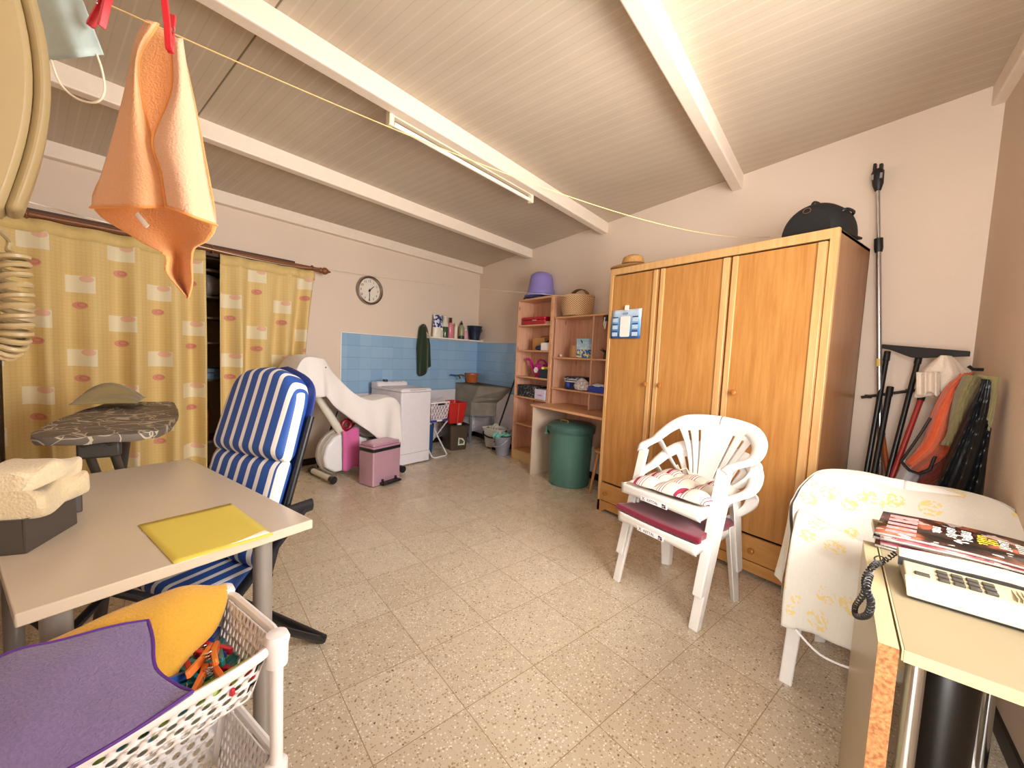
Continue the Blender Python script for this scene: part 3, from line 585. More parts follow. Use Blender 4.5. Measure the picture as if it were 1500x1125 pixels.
# ---- washing machine
h=thing('washing_machine','white top-loading washing machine against the tiled wall','washing machine',PA(1.66,.41,0),AD)
wm=M('#E4DFE6',.3,nz=.01)
b=MB(); b.prism(rrect(.60,.41,.02),.8,z0=.015); obj('cabinet',b,wm,h)
b=MB(); b.bb((.297,-.2,.13),(.3025,.2,.133)); obj('kick_seam',b,M('#9A969C',.5),h)
b=MB(); b.prism(rrect(.605,.415,.02),.03,z0=.818); b.bb((-.1,-.19,.848),(.295,.19,.858)); obj('lid',b,wm,h,bevel=.005)
b=MB(); b.bb((.30,-.10,.833),(.312,.12,.846)); obj('lid_grip',b,M('#C6C1C9',.4),h,bevel=.004)
b=MB(); b.tube([(-.2,-.2,.855),(-.2,.2,.855)],.05,20,flat=1.0); b.bb((-.3,-.205,.83),(-.16,.205,.895)); obj('control_console',b,wm,h,bevel=.012)
b=MB(); b.lathe([(.03,0),(.03,.02),(.025,.026)],20,c=(-.19,-.09,.9)); obj('program_dial',b,M('#3A3A3E',.3),h)
b=MB(); [b.box((-.185,y,.901),(.03,.018,.008)) for y in (0,.03,.06,.09,.12)]; obj('buttons',b,M('#AFAAB2',.3),h,bevel=.003)
b=MB(); [b.lathe([(.018,0),(.018,.016)],10,c=(x,y,0)) for x in (-.25,.25) for y in (-.16,.16)]; obj('feet',b,m_black,h)
# ---- exercise bike along the wall
s0=2.30; h=thing('exercise_bike','white exercise bike under a sheet in front of the curtain','exercise bike',PA(s0,.57,0),AD)
cream=M('#E2DCCF',.35); pv=lambda s,z,t=.57:(t-.57,s0-s,z)
b=MB(); b.tube([pv(2.65,.045,.36),pv(2.65,.045,.78)],.028,16); obj('front_stabilizer',b,cream,h)
for t_ in (.345,.755): b=MB(); b.tube([pv(2.65,.045,t_),pv(2.65,.045,t_+.05)],.036,18); obj('end_cap',b,m_blackp,h,bevel=.004)
b=MB(); b.tube([pv(1.98,.045,.36),pv(1.98,.045,.90)],.028,16); obj('rear_stabilizer',b,cream,h)
b=MB(); b.tube([pv(1.98,.045,.88),pv(1.98,.045,.93)],.036,18); obj('end_cap',b,m_blackp,h)
b=MB(); hs=[pv(2.62,.05,0)[1:3],]
poly=[(s0-2.64,.12),(s0-2.66,.22),(s0-2.63,.33),(s0-2.56,.41),(s0-2.46,.44),(s0-2.36,.42),(s0-2.25,.36),(s0-2.05,.31),(s0-1.98,.26),(s0-1.98,.12),(s0-2.1,.07),(s0-2.55,.06)]
Mx=Matrix(((0,0,1,0),(1,0,0,0),(0,1,0,0),(0,0,0,1)))
b.prism(poly,.13,Matrix.Translation((-.065,0,0))@Mx); obj('flywheel_housing',b,M('#ECECEE',.3),h,bevel=.02)
b=MB(); b.tube([(-.03,s0-2.46+.205*math.cos(R(a)),.245+.205*math.sin(R(a))) for a in range(60,260,12)],.022,8,flat=1.6,up=(1,0,0)); obj('housing_rim',b,M('#A29688',.4,.3),h)
b=MB(); b.tube([pv(2.42,.36),pv(2.66,.74),pv(2.80,1.0)],[.04,.036,.03],14); obj('front_post',b,cream,h)
b=MB(); b.tube([pv(2.08,.28),pv(2.06,.70)],.028,14); obj('seat_post',b,cream,h)
b=MB(); b.tube(smoothpath([pv(2.70,1.08,.42),pv(2.76,1.11,.43),pv(2.82,1.11,.5),pv(2.84,1.10,.57),pv(2.82,1.11,.64),pv(2.76,1.11,.71),pv(2.70,1.08,.72)],4),.015,8); obj('handlebar',b,m_black,h)
b=MB(); b.box(pv(2.8,1.05),(.14,.06,.12)); obj('console',b,m_black,h,bevel=.02)
b=MB(); b.lathe([(.002,.68),(.10,.69),(.125,.715),(.12,.74),(.07,.765),(.002,.77)],20,c=pv(2.06,0),sx=.9,sy=1.15,cap=False); obj('saddle',b,m_black,h)
b=MB(); b.tube([(-.13,.02+s0-2.32,.26),(.13,s0-2.32+.02,.26)],.014,10); b.tube([(.095,s0-2.30,.26),(.10,s0-2.2,.36)],.014,8); b.tube([(-.095,s0-2.34,.26),(-.10,s0-2.44,.16)],.014,8); obj('crank',b,M('#8A8A8C',.3,.8),h)
for x,y,z in ((.16,s0-2.19,.365),(-.16,s0-2.44,.155)): b=MB(); b.box((x,y,z),(.10,.09,.025)); obj('pedal',b,m_black,h,bevel=.006)
b=MB(); b.lathe([(.02,0),(.024,.01),(.016,.04),(.022,.06),(.004,.07)],16); o=obj('tension_knob',b,M('#B33A44',.4),h); o.location=pv(2.5,.44)
b=MB(); b.tube([pv(2.40,.62,.36),pv(2.58,.05,.33)],.012,8); obj('stay',b,m_black,h)
me=strokes(5,.035,Matrix.Translation((.0665,s0-2.17,.17))@Mx); mesh_obj('lettering',[me],[M('#22242C',.4)],h)
# white sheet over the bike: profile runs from handlebars to saddle
h=thing('white_sheet','white towelling sheet draped from the handlebars over the saddle of the exercise bike','sheet',PA(s0,.57,0),AD)
prof=[(3.02,.72),(2.99,1.0),(2.93,1.15),(2.86,1.195),(2.76,1.185),(2.70,1.17),(2.62,1.06),(2.50,.93),(2.38,.83),(2.25,.775),(2.15,.78),(2.05,.795),(1.95,.775),(1.88,.70)]
hang=[.10,.34,.36,.34,.33,.34,.34,.30,.30,.33,.40,.44,.44,.38]
def sheet(u,v):
    s,z=spline1([V((a,c,0)) for a,c in prof],u)[:2]; hg=spline1(hang,u)
    half=.14-.02*math.sin(u*6)+(.07*max(0,1-(u/.45)**2) if u<.45 else 0)
    w=v*2-1; a=abs(w); top=.42
    fold=.022*math.sin(u*17+2*w)+.012*math.sin(u*37+3)
    if a<top: x=w/top*half; zz=z-(x/half)**2*.018
    else:
        k=(a-top)/(1-top); x=math.copysign(half+.035*math.sin(k*2)+fold*k*1.6,w); zz=z-.018-k*hg*(1+.08*math.sin(u*9))
    return (x,s0-s,zz)
b=MB(); b.grid(sheet,64,44); obj('sheet_cloth',b,fabric('#EDE7E4',.6,160,.02),h,solid=.006)
# pink cloth hanging on the housing
h=thing('pink_cloth','bright pink cloth hanging over the flywheel housing of the bike','cloth',PA(s0,.57,0),AD)
b=MB(); b.grid(lambda u,v:(.094+.008*math.sin(u*9)+.006*math.sin(v*5),s0-2.50+.17*u+.012*v,.475-.40*v-.015*math.sin(u*6)),20,16); obj('cloth',b,fabric('#D46AA2',.5,200),h,solid=.005)
h=thing('toy_ring','dark red toy with a round hole lying on top of the bike housing','toy',PA(s0,.57,0),AD); b=MB(); b.tube([(.02+.0,s0-2.42+.045*math.cos(a),.51+.045*math.sin(a)) for a in [k/10*2*PI for k in range(10)]],.022,8,closed=True); b.box((.0,s0-2.30,.5),(.05,.18,.03)); obj('body',b,M('#8E1626',.4),h,bevel=.004)
h=thing('hand_weight','small grey and white hand weight resting above the bike pedals','hand weight',PA(s0,.57,0),AD); b=MB(); b.tube([(.05,s0-2.34,.45),(.05,s0-2.30,.52),(.05,s0-2.22,.48),(.05,s0-2.12,.50)],[.04,.035,.025,.04],12); obj('body',b,M('#A8A6A4',.4,nz=.2,nscale=25),h)
# ---- pink pedal bin
c=PA(2.29,.99); h=thing('pedal_bin','pink metal pedal bin with black pedal in front of the bike','bin',c,AD+8)
pk=M('#C9A0B4',.25,.35,nz=.05,nscale=5)
b=MB(); b.prism(rrect(.20,.33,.015),.315,z0=.01); obj('bin_body',b,pk,h)
b=MB(); b.prism(rrect(.205,.335,.015),.028,z0=.325); obj('black_band',b,m_black,h)
b=MB(); b.prism(rrect(.212,.342,.018),.02,z0=.353); b.prism(rrect(.19,.32,.02),.03,z0=.373); obj('lid',b,M('#C79CB2',.25,.3),h,bevel=.008)
b=MB(); b.bb((.10,-.09,.015),(.17,.12,.035)); b.bb((.10,-.07,.02),(.12,-.05,.06)); b.bb((.10,.09,.02),(.12,.11,.06)); obj('pedal',b,m_black,h,bevel=.006)
# ---- folding rack with white basket, between washer and red bucket
h=thing('folding_stand','white tubular folding stand beside the washing machine','stand',PA(1.27,.45,0),AD)
wt=M('#E9E6E8',.3)
def ring(pts,r=.009): return MB().tube(smoothpath(pts,3),r,8)
for k,(a,c) in enumerate(((.20,-.17),(-.17,.20))):
    b=MB(); yy=.13 if k==0 else .115
    b.tube([(a,-yy,.44),(c*1.1,-yy,.02),(c*1.15,-yy+.03,.009),(c*1.15,yy-.03,.009),(c*1.1,yy,.02),(a,yy,.44)],.009,8); obj('leg_frame',b,wt,h)
b=MB(); b.tube([(.2,-.14,.445),(.2,.14,.445)],.012,8); b.tube([(-.17,-.14,.445),(-.17,.14,.445)],.012,8); obj('top_rail',b,M('#2D3A8C',.4),h)
b=MB(); b.bb((.185,-.05,.44),(.215,.03,.462)); b.bb((-.16,-.1,.445),(.2,-.07,.455)); b.bb((-.16,.07,.445),(.2,.10,.455)); obj('clamp',b,wt,h,bevel=.003)
h=thing('white_basket','white perforated plastic basket standing on the folding stand','basket',PA(1.27,.47,.464),AD)
def bw(sgn,ax):
    def f(u,v):
        k=1+.12*v; 
        if ax=='x': return (sgn*.175*k,(u-.5)*.25*k,.004+.2*v)
        return ((u-.5)*.35*k,sgn*.125*k,.004+.2*v)
    return f
b=MB()
for ax,nu in (('x',6),('y',9)):
    for sg in (-1,1): b.holes(bw(sg,ax),nu,5,.5,.7,6)
b.bb((-.175,-.125,0),(.175,.125,.005)); obj('basket_body',b,M('#DCCFD6',.35),h,solid=.003)
b=MB(); b.tube([(x*1.13,y*1.13,.205) for x,y in rrect(.36,.26,.03)],.009,6,closed=True); obj('rim',b,m_white,h)
b=MB(); b.box((.2,0,.19),(.006,.10,.03)); obj('grip_opening',b,m_black,h)
h=thing('folded_cloths','pale folded cloths lying in the white basket','cloth',PA(1.27,.47,.47),AD); b=MB(); b.grid(lambda u,v:((u-.5)*.34,(v-.5)*.25,.215+.035*math.sin(u*5+1)*math.sin(v*4+.5)),16,12); b.box((0,0,.11),(.3,.2,.2)); obj('cloth',b,fabric('#D5CEDA',.6),h)
h=thing('blue_tub','dark blue plastic tub on the floor under the folding stand','tub',PA(1.25,.36,0),AD); b=MB(); b.lathe([(.11,0),(.115,.004),(.135,.36),(.14,.365),(.128,.365),(.108,.01)],24,sx=.8,sy=.8); obj('tub_body',b,M('#1D4F86',.4),h)
# red bucket and brown bin
h=thing('brown_bin','dark brown tapered bin with a white triangular sticker beside the sink','bin',PA(.80,.42,0),AD-18)
br=M('#4A3E30',.4)
def sqb(b,w0,w1,z0,z1,th=.004,d=.85):
    rr=[];
    for z,wd in ((z0,w0),(z1,w1),(z1,w1-th*2),(z0+th,w0-th*2)): rr.append([(x,y,z) for x,y in rrect(wd,wd*d,.03)])
    n=len(rr[0]); vs=[p for r in rr for p in r]; fs=[(i*n+k,i*n+(k+1)%n,(i+1)*n+(k+1)%n,(i+1)*n+k) for i in range(3) for k in range(n)]+[tuple(range(n))[::-1],tuple(3*n+k for k in range(n))]
    b.add(vs,fs); return b
obj('bin_body',sqb(MB(),.27,.33,.0,.33),br,h)
b=MB(); b.tube([(x,y,.33) for x,y in rrect(.335,.285,.03)],.008,6,closed=True); obj('rim',b,M('#33291F',.4),h)
b=MB(); b.prism([(-.045,-.05),(.05,-.05),(.05,.0),(.02,.04),(-.045,.055)],.002,Matrix.Translation((.1465,.03,.115))@Matrix.Rotation(R(6),4,'Y')@Mx); obj('sticker',b,M('#D8D4C4',.5,nz=.3,nscale=70),h)
b=MB(); b.prism([(-.03,-.03),(.03,-.03),(.035,.0),(.0,.03),(-.03,.035)],.003,Matrix.Translation((.1465,.03,.115))@Matrix.Rotation(R(6),4,'Y')@Mx); obj('sticker_print',b,M('#4C5A44',.5,nz=.3,nscale=70),h)
b=MB(); b.lathe([(.03,0),(.035,.02),(.02,.05),(.022,.06),(.004,.062)],12,c=(.04,.04,.31)); tag(obj('white_spray_cap',b,m_white,None),'white bottle top poking out of the brown bin','bottle').location=PA(.80,.42); 
h=thing('red_bucket','square red plastic bucket hanging over the brown bin','bucket',PA(.80,.36,.345),AD-14)
obj('bucket_body',sqb(MB(),.25,.33,.0,.27),M('#C32A24',.35),h); b=MB(); b.tube([(x,y,.27) for x,y in rrect(.335,.285,.03)],.008,6,closed=True); obj('rim',b,M('#C6302A',.35),h)
b=MB(); b.tube([(.168,.0,.27),(.155,.0,.13),(.14,0,.0)],.007,6); obj('rib',b,M('#D4544A',.35),h)
# ---- stone sink in the corner
h=thing('stone_sink','old grey concrete laundry sink with sloped washboard in the tiled corner','sink')
stn=M('#857E72',.8,nz=.22,nscale=7,bump=.6)
SL=.437
def SP(s,t,z): return PA(s,t,z)
def back_s(t): # where the wall with the bookcase is met at depth t
    p=PA(0,t); return (p.y-YB)/.96756+.0
def sl(t,k): # k=0 near side, 1 wall side
    return SL*(1-k)+(back_s(t)+.012)*k
b=MB()
sec_o=[(.012,.83),(.012,.40),(.345,.40),(.35,.585),(.40,.66),(.49,.825)]
# near cheek follows the wavy profile; wall side reaches further out
def prt(k,t): return t+(k*.42 if t>.3 else 0)*max(0,(t-.35)/.14)
n=len(sec_o); vs=[]
for k in (0,1):
    for t_,z in sec_o:
        tt=t_+k*(.24 if t_>.3 and z<.6 else (.43 if z>.8 and t_>.3 else (.32 if t_>.3 else 0)))
        vs.append(SP(sl(tt,k),tt,z))
fs=[(i,i+1,n+i+1,n+i) for i in range(n-1)]; b.add(vs,fs); 
b.add([vs[i] for i in range(n)],[tuple(range(n))]); b.add([vs[n+i] for i in range(n)],[tuple(range(n))])
obj('basin_body',b,stn,h,smooth=False)
# rim and dark hollow
b=MB(); o_=[SP(SL,.012,.83),SP(SL,.49,.826),SP(sl(.92,1),.92,.826),SP(sl(.012,1)+.0,.012,.83)]
i_=[SP(SL-.035,.05,.832),SP(SL-.035,.455,.83),SP(sl(.78,1)+.05,.79,.83),SP(sl(.05,1)+.04,.05,.832)]; d_=[p-V((0,0,.16)) for p in (SP(SL-.05,.06,.83),SP(SL-.05,.34,.80),SP(sl(.42,1)+.05,.42,.8),SP(sl(.05,1)+.05,.06,.83))]
o2=[p+V((0,0,.012)) for p in o_]; i2=[p+V((0,0,.010)) for p in i_]
b.add(o_+o2+i2+d_,[(0,1,5,4),(1,2,6,5),(2,3,7,6),(3,0,4,7),(4,5,9,8),(5,6,10,9),(6,7,11,10),(7,4,8,11),(8,9,13,12),(9,10,14,13),(10,11,15,14),(11,8,12,15),(12,13,14,15)])
obj('rim_and_hollow',b,M('#5E5A52',.75,nz=.2,nscale=9,bump=.4),h,smooth=False)
lg=M('#7E8084',.5,.2)
b=MB(); b.add([p for p in (SP(SL,.33,.39),SP(sl(.57,1)+.02,.57,.39),SP(sl(.57,1)+.02,.54,.39),SP(SL,.30,.39))]+[p+V((0,0,.035)) for p in (SP(SL,.33,.37),SP(sl(.57,1)+.02,.57,.37),SP(sl(.57,1)+.02,.54,.37),SP(SL,.30,.37))],[(0,1,2,3),(4,7,6,5),(0,4,5,1),(1,5,6,2),(2,6,7,3),(3,7,4,0)]); b.add([q for p in (SP(SL,.02,.37),SP(SL,.345,.37),SP(SL-.03,.345,.37),SP(SL-.03,.02,.37)) for q in (p,p+V((0,0,.035)))],[(0,2,4,6),(1,7,5,3),(0,1,3,2),(2,3,5,4),(4,5,7,6),(6,7,1,0)])
obj('frame_rail',b,lg,h,smooth=False)
for s_,t_ in ((SL-.02,.325),(sl(.57,1)+.035,.545),(SL-.02,.04)): b=MB(); rot=Matrix.Rotation(ANG,3,'Z'); b.box(SP(s_,t_,.19),(.035,.035,.38),rot); obj('leg',b,lg,h,bevel=.003)
b=MB(); b.tube(smoothpath([SP(.26,.2,.40),SP(.26,.2,.22),SP(.24,.2,.17),SP(.2,.18,.2),SP(.2,.05,.22)],4),.018,10); obj('waste_pipe',b,M('#D9D4CE',.4),h)
# orange bucket on the sink, tap
h=thing('orange_bucket','small orange bucket standing on the rim of the stone sink','bucket',PA(.20,.10,.843),AD)
og=M('#B9632C',.4); b=MB(); b.lathe([(.075,0),(.08,.004),(.098,.13),(.102,.135),(.102,.142),(.092,.14),(.07,.01)],28); obj('bucket_body',b,og,h); b=MB(); b.tube([(.1*math.cos(a),.1*math.sin(a),.13) for a in [k/8*PI-PI/2 for k in range(9)]],.003,6); obj('handle',b,m_steel,h)
h=thing('wall_tap','old brass tap with a blue handle on the tiles left of the orange bucket','tap',PA(.5,0,.95),AD)
b=MB(); b.tube(smoothpath([(0,0,0),(.07,0,.0),(.14,-.0,-.005),(.17,.0,-.04)],4),.012,10); b.lathe([(.02,-.01),(.02,.01)],12,c=(.07,0,0)); obj('spout',b,M('#6E6A54',.35,.7),h)
b=MB(); b.tube([(.075,0,.0),(.08,-.10,.01)],.012,10); obj('blue_handle',b,M('#2B5FA8',.35),h); b=MB(); b.tube(smoothpath([(.08,.02,0),(.10,.10,.01),(.13,.16,-.01),(.15,.19,.0)],4),.009,8); obj('side_pipe',b,M('#7E7A60',.35,.6),h)
# ---- mop bucket, mop, grey bucket
h=thing('mop_bucket','off-white mop bucket with a black handle between the sink and the bookcase','bucket',(-4.46,3.05,0),12)
ow=M('#D9D8CC',.35); obj('bucket_body',sqb(MB(),.26,.34,.012,.27,.005,.7),ow,h)
b=MB(); b.tube([(x,y,.27) for x,y in rrect(.345,.25,.03)],.01,6,closed=True); obj('rim',b,ow,h)
b=MB(); b.tube(smoothpath([(-.18,-.0,.27),(-.12,-.14,.2),(.05,-.17,.17),(.17,-.10,.20),(.18,0,.27)],5),.011,8); obj('handle',b,m_black,h)
b=MB(); b.lathe([(.05,.2),(.06,.21),(.085,.29),(.09,.295),(.08,.295),(.05,.21)],18,c=(.08,0,0)); obj('wringer',b,M('#B9B9B2',.4),h)
b=MB(); b.bb((.03,-.115,0),(.08,-.09,.03)); b.bb((-.08,-.09,0),(-.03,.09,.015)); obj('wheel',b,m_black,h)
h=thing('mop','black-handled string mop standing in the off-white mop bucket','mop',(-4.42,3.06,0)); b=MB(); b.tube([(.0,-.02,.27),(.16,.07,.85),(.22,.10,1.05)],.012,10); obj('pole',b,m_black,h)
b=MB(); b.grid(lambda u,v:((u-.5)*.22-.03,(v-.5)*.14-.02,.275+.06*math.sin(u*PI)*math.sin(v*PI)+.012*math.sin(u*22)),24,14); obj('mop_head',b,fabric('#C6C2B4',.8,90),h,solid=.015)
h=thing('grey_bucket','small grey bucket with an aqua cloth in front of the mop bucket','bucket',(-4.10,2.90,0)); gb=M('#8E8E9A',.35); b=MB(); b.lathe([(.075,0),(.08,.004),(.09,.10),(.095,.105),(.097,.12),(.1,.125),(.112,.23),(.116,.235),(.116,.245),(.105,.243),(.075,.01)],28); obj('bucket_body',b,gb,h)
b=MB(); b.tube(smoothpath([(-.115,0,.22),(-.08,-.09,.14),(0,-.125,.12),(.08,-.09,.14),(.115,0,.22)],5),.008,8); obj('handle',b,gb,h)
h=thing('aqua_cloth','aqua green cleaning cloth hanging over the rim of the grey bucket','cloth',(-4.10,2.90,.25)); b=MB(); b.grid(lambda u,v:((u-.5)*.17,(v-.6)*.2,.012+.02*math.sin(u*15)*.5-(.12*(.25-v) if v<.25 else 0)+.012*math.sin(v*7)),20,12); obj('cloth',b,fabric('#6FC7B4',.6),h,solid=.004)
# ---- curtains, rod and niche shelves
def cur_mat():
    t=NT('curtain_print'); v=t.coord(); x=t.sep(v); y=x[1]; z=x[2]
    row=t.math('FLOOR',t.math('MULTIPLY',z,1/.26)); sh=t.math('MULTIPLY',t.math('MODULO',row,2),.5)
    q=t.math('ADD',t.math('MULTIPLY',y,1/.42),t.math('ADD',sh,40)); fx=t.math('FRACT',q); fz=t.math('FRACT',t.math('ADD',t.math('MULTIPLY',z,1/.26),0))
    def rng(a,lo,hi): return t.math('MULTIPLY',t.math('GREATER_THAN',a,lo),t.math('LESS_THAN',a,hi))
    sq=t.math('MULTIPLY',rng(fx,.12,.46),rng(fz,.06,.52))
    def ell(cx,cz,rx,rz):
        a=t.math('DIVIDE',t.math('SUBTRACT',fx,cx),rx); b_=t.math('DIVIDE',t.math('SUBTRACT',fz,cz),rz)
        return t.math('ADD',t.math('MULTIPLY',a,a),t.math('MULTIPLY',b_,b_))
    e1=t.math('LESS_THAN',ell(.36,.44,.085,.09),1); e2=t.math('LESS_THAN',ell(.78,.72,.09,.10),1); e2i=t.math('LESS_THAN',t.math('ABSOLUTE',t.math('SUBTRACT',ell(.80,.73,.06,.065),.6)),.22)
    base=t.mix(t.noise(v,3,3),hx('#D8BC7C'),hx('#E2C98E'))
    gz=t.math('LESS_THAN',t.math('FRACT',t.math('MULTIPLY',z,42)),.22); gy=t.math('LESS_THAN',t.math('FRACT',t.math('MULTIPLY',y,42)),.22)
    base=t.mix(t.math('MULTIPLY',t.math('MAXIMUM',gz,gy),.18),base,hx('#C79A4C'))
    c=t.mix(t.math('MULTIPLY',sq,.7),base,hx('#EAE4CC')); c=t.mix(t.math('MULTIPLY',e1,.7),c,hx('#E2A68E')); c=t.mix(t.math('MULTIPLY',e2,.75),c,hx('#CF8278')); c=t.mix(t.math('MULTIPLY',e2i,.6),c,hx('#C4626A'))
    t.col(c); t.b.inputs['Roughness'].default_value=.85; t.b.inputs['Subsurface Weight'].default_value=0; t.bump(t.math('MAXIMUM',gz,gy),.15,.001); return t.m
m_cur=cur_mat()
def curtain(lab,s0_,s1_,zb,seed,fd,flare=0):
    h=thing('curtain',lab,'curtain',PA(s0_,.14,0),AD); W=s1_-s0_
    def f(u,v):     # u along wall, v from top
        z=2.015-(2.015-zb)*v; a=W*u
        ph=u*fd*2*PI+seed; amp=(.016+.042*min(1,v*2.5))*(.7+.5*math.sin(u*9+seed*3)**2)
        x=amp*math.sin(ph+.6*math.sin(v*2+u*5))+.012*math.sin(u*31+seed*2)*(.5+v)
        yy=a+ (flare*(1-u)**2*math.sin(min(1,v*1.4)*PI/2)) +.015*math.sin(ph*1.0+1)*v
        return (x,-yy,z-.006*math.cos(ph*2))
    b=MB(); b.grid(f,120,40); obj('cloth',b,m_cur,h,solid=.003)
    b=MB(); b.grid(lambda u,v:(lambda p:(p[0]+.004,p[1],2.03-.09*v))(f(u,.0)),120,2); obj('heading_tape',b,M('#D9BE7E',.85,nz=.05,nscale=30,bump=.3),h,solid=.003)
curtain('yellow patterned curtain with hearts, right-hand one beside the clock wall',2.55,3.345,.06,.4,4,.12)
curtain('wide yellow patterned curtain, left-hand one behind the ironing board',3.45,4.52,.06,1.3,5)
h=thing('curtain_rod','brown turned wooden curtain rod with finials above the niche','curtain rod',PA(3.5,.14,2.055),AD); wr=M('#7E4C2A',.4,nz=.15,nscale=12)
b=MB(); b.tube([(0,1.02,0),(0,-1.06,0)],.022,14); obj('pole',b,wr,h)
b=MB(); b.tube([(0,1.0,0),(0,1.02,0),(0,1.03,0),(0,1.05,0),(0,1.07,0),(0,1.09,0),(0,1.10,0),(0,1.12,0)],[.022,.03,.022,.036,.036,.022,.014,.006],16); obj('finial',b,wr,h)
for y in (.93,.1,-.9): b=MB(); b.tube([(-.14,y,.0),(0,y,0)],.014,8); b.tube([(.0+.027*math.cos(a),y,.027*math.sin(a)) for a in [k/12*2*PI for k in range(12)]],.008,6,closed=True,up=(0,1,0)); obj('bracket',b,wr,h)
b=MB(); b.bb((-.136,-1.0,-.05),(-.03,.78,.045)); obj('valance_board',b,M('#4B2E1B',.6),h)
h=thing('storage_shelves','dark wooden storage shelves inside the niche behind the curtains','shelves',PA(3.57,-.35,0),AD); dk=M('#7D6248',.6,nz=.1,nscale=8)
for y in (-.82,.0,.80): b=MB(); b.bb((-.2,y-.01,0),(.2,y+.01,1.95)); obj('upright',b,dk,h) 
for z in (.35,.93,1.27,1.50,1.69,1.93): b=MB(); b.bb((-.2,-.8,z-.02),(.2,.79,z)); obj('shelf',b,dk,h,bevel=.002)
def niche(nm,lab,cat,y,z,mb,mat):
    h=thing(nm,lab,cat,PA(3.57,-.25,z),AD); mb.v=[p+V((0,y,0)) for p in mb.v]; obj('body',mb,mat,h,bevel=.004)
niche('white_bundle','crumpled whitish bundle on the top niche shelf','bundle',.20,1.69,MB().grid(lambda u,v:(.10*math.cos(u*2*PI)*math.sin(v*PI*.98+.02)*(1+.15*math.sin(u*14+v*5)),.15*math.sin(u*2*PI)*math.sin(v*PI*.98+.02),.10-.1*math.cos(v*PI)),24,12),fabric('#A89C96',.9,40))
niche('blue_packets','stack of bluish packets on the middle niche shelf','packets',.22,.93,MB().box((.05,0,.03),(.2,.25,.06)).box((.06,.02,.08),(.18,.2,.035)),M('#5C7696',.6,nz=.4,nscale=40))
niche('orange_bottle','amber bottle with a dark top on the low niche shelf','bottle',.17,.35,MB().lathe([(.055,0),(.06,.01),(.06,.26),(.03,.34),(.02,.36),(.02,.40)],20),M('#A8642C',.35,nz=.35,nscale=30))
# ================================================================ left foreground
UX=V((.338,-.941,0)); UY=V((.941,.338,0))
# ---- desk by the door wall
E1=V((-.943,-.333,0)).normalized(); E2=V((.333,-.943,0))
D0=V((-1.309,.226,0)); dl,dw=1.03,.575
h=thing('white_desk','pale laminate table with round grey steel legs against the door wall','table',D0+E1*dl/2+E2*dw/2,math.degrees(math.atan2(-E1.y,-E1.x)))
b=MB(); b.bb((-dl/2,-dw/2,.712),(dl/2,dw/2,.74)); obj('tabletop',b,M('#D3C4B0',.22,nz=.02,nscale=2),h,bevel=.003)
for x in (-dl/2+.06,dl/2-.075):
    for y in (-dw/2+.06,dw/2-.11): b=MB(); b.tube([(x,y,0),(x,y,.712)],.025,24); obj('leg',b,M('#A9A4A0',.35,.5),h)
b=MB(); b.bb((-dl/2+.06,dw/2-.12,.66),(dl/2-.07,dw/2-.10,.71)); b.bb((-dl/2+.06,-dw/2+.05,.66),(dl/2-.07,-dw/2+.07,.71)); obj('rail',b,M('#A9A4A0',.35,.5),h)
# paper on it
def paper(nm,lab,cat,pts,z,th,mat,curl=0):
    P=[G(px,py,z) for px,py in pts]; c=sum(P,V())/4; t=thing(nm,lab,cat,(c.x,c.y,z)); b=MB()
    b.grid(lambda u,v:(lerp(lerp(P[0],P[1],u),lerp(P[3],P[2],u),v)-V((c.x,c.y,z)))+V((0,0,curl*(v**3)*(.4+.6*u)+.0004*math.sin(u*7))),12,12); obj('sheet',b,mat,t,solid=th,off=1); return t
paper('white_paper','white paper lying under the yellow sheet on the pale table','paper',[(206,778),(338,742),(395,782),(268,818)],.7403,.0004,M('#EDE6DD',.6),.003)
paper('yellow_paper','large yellow sheet of paper lying on the pale table','paper',[(202,769),(338,737),(401,783),(255,826)],.7425,.0008,M('#E3CE5C',.6,nz=.02,nscale=5),.0)
# ---- grey box with towels
bx=thing('grey_tray_box','dark grey open storage box with a raised back on the pale table','box',(-1.486,-.476,.74),math.degrees(math.atan2(-.055,.19)))
gx=M('#4A423B',.45)
b=MB(); b.bb((-.15,.10,0),(.03,.108,.085)); b.bb((-.15,-.02,0),(.03,-.012,.085)); b.bb((-.15,-.02,0),(-.142,.108,.085)); b.bb((.022,-.02,0),(.03,.108,.085)); b.bb((-.15,-.02,0),(.03,.108,.006)); obj('box_body',b,gx,bx,bevel=.004)
def ontowel(nm,lab,c,dims,rz,seed,mat):
    h=thing(nm,lab,'towel',c,rz); b=MB(); X,Y,Z=dims
    def f(u,v):
        a=v*2*PI; x=(u-.5)*X; yy=math.copysign(abs(math.cos(a))**.35,math.cos(a))*Y/2; zz=math.copysign(abs(math.sin(a))**.6,math.sin(a))*Z/2
        k=1-.5*max(0,abs(2*u-1)-.9)*10*.25
        return (x+.006*math.sin(a*2+seed),yy*k+.006*math.sin(u*7+seed),Z/2+zz*k+.007*math.sin(u*6+seed)+.005*math.sin(a*3+u*9))
    b.grid(f,30,40)
    for uu in (0,1):
        pts=[f(uu,k/40) for k in range(40)]; b.add(pts,[tuple(range(40))])
    o=obj('folded_cloth',b,mat,h); return h
tw=fabric('#DCC9A4',1.0,160,.04)
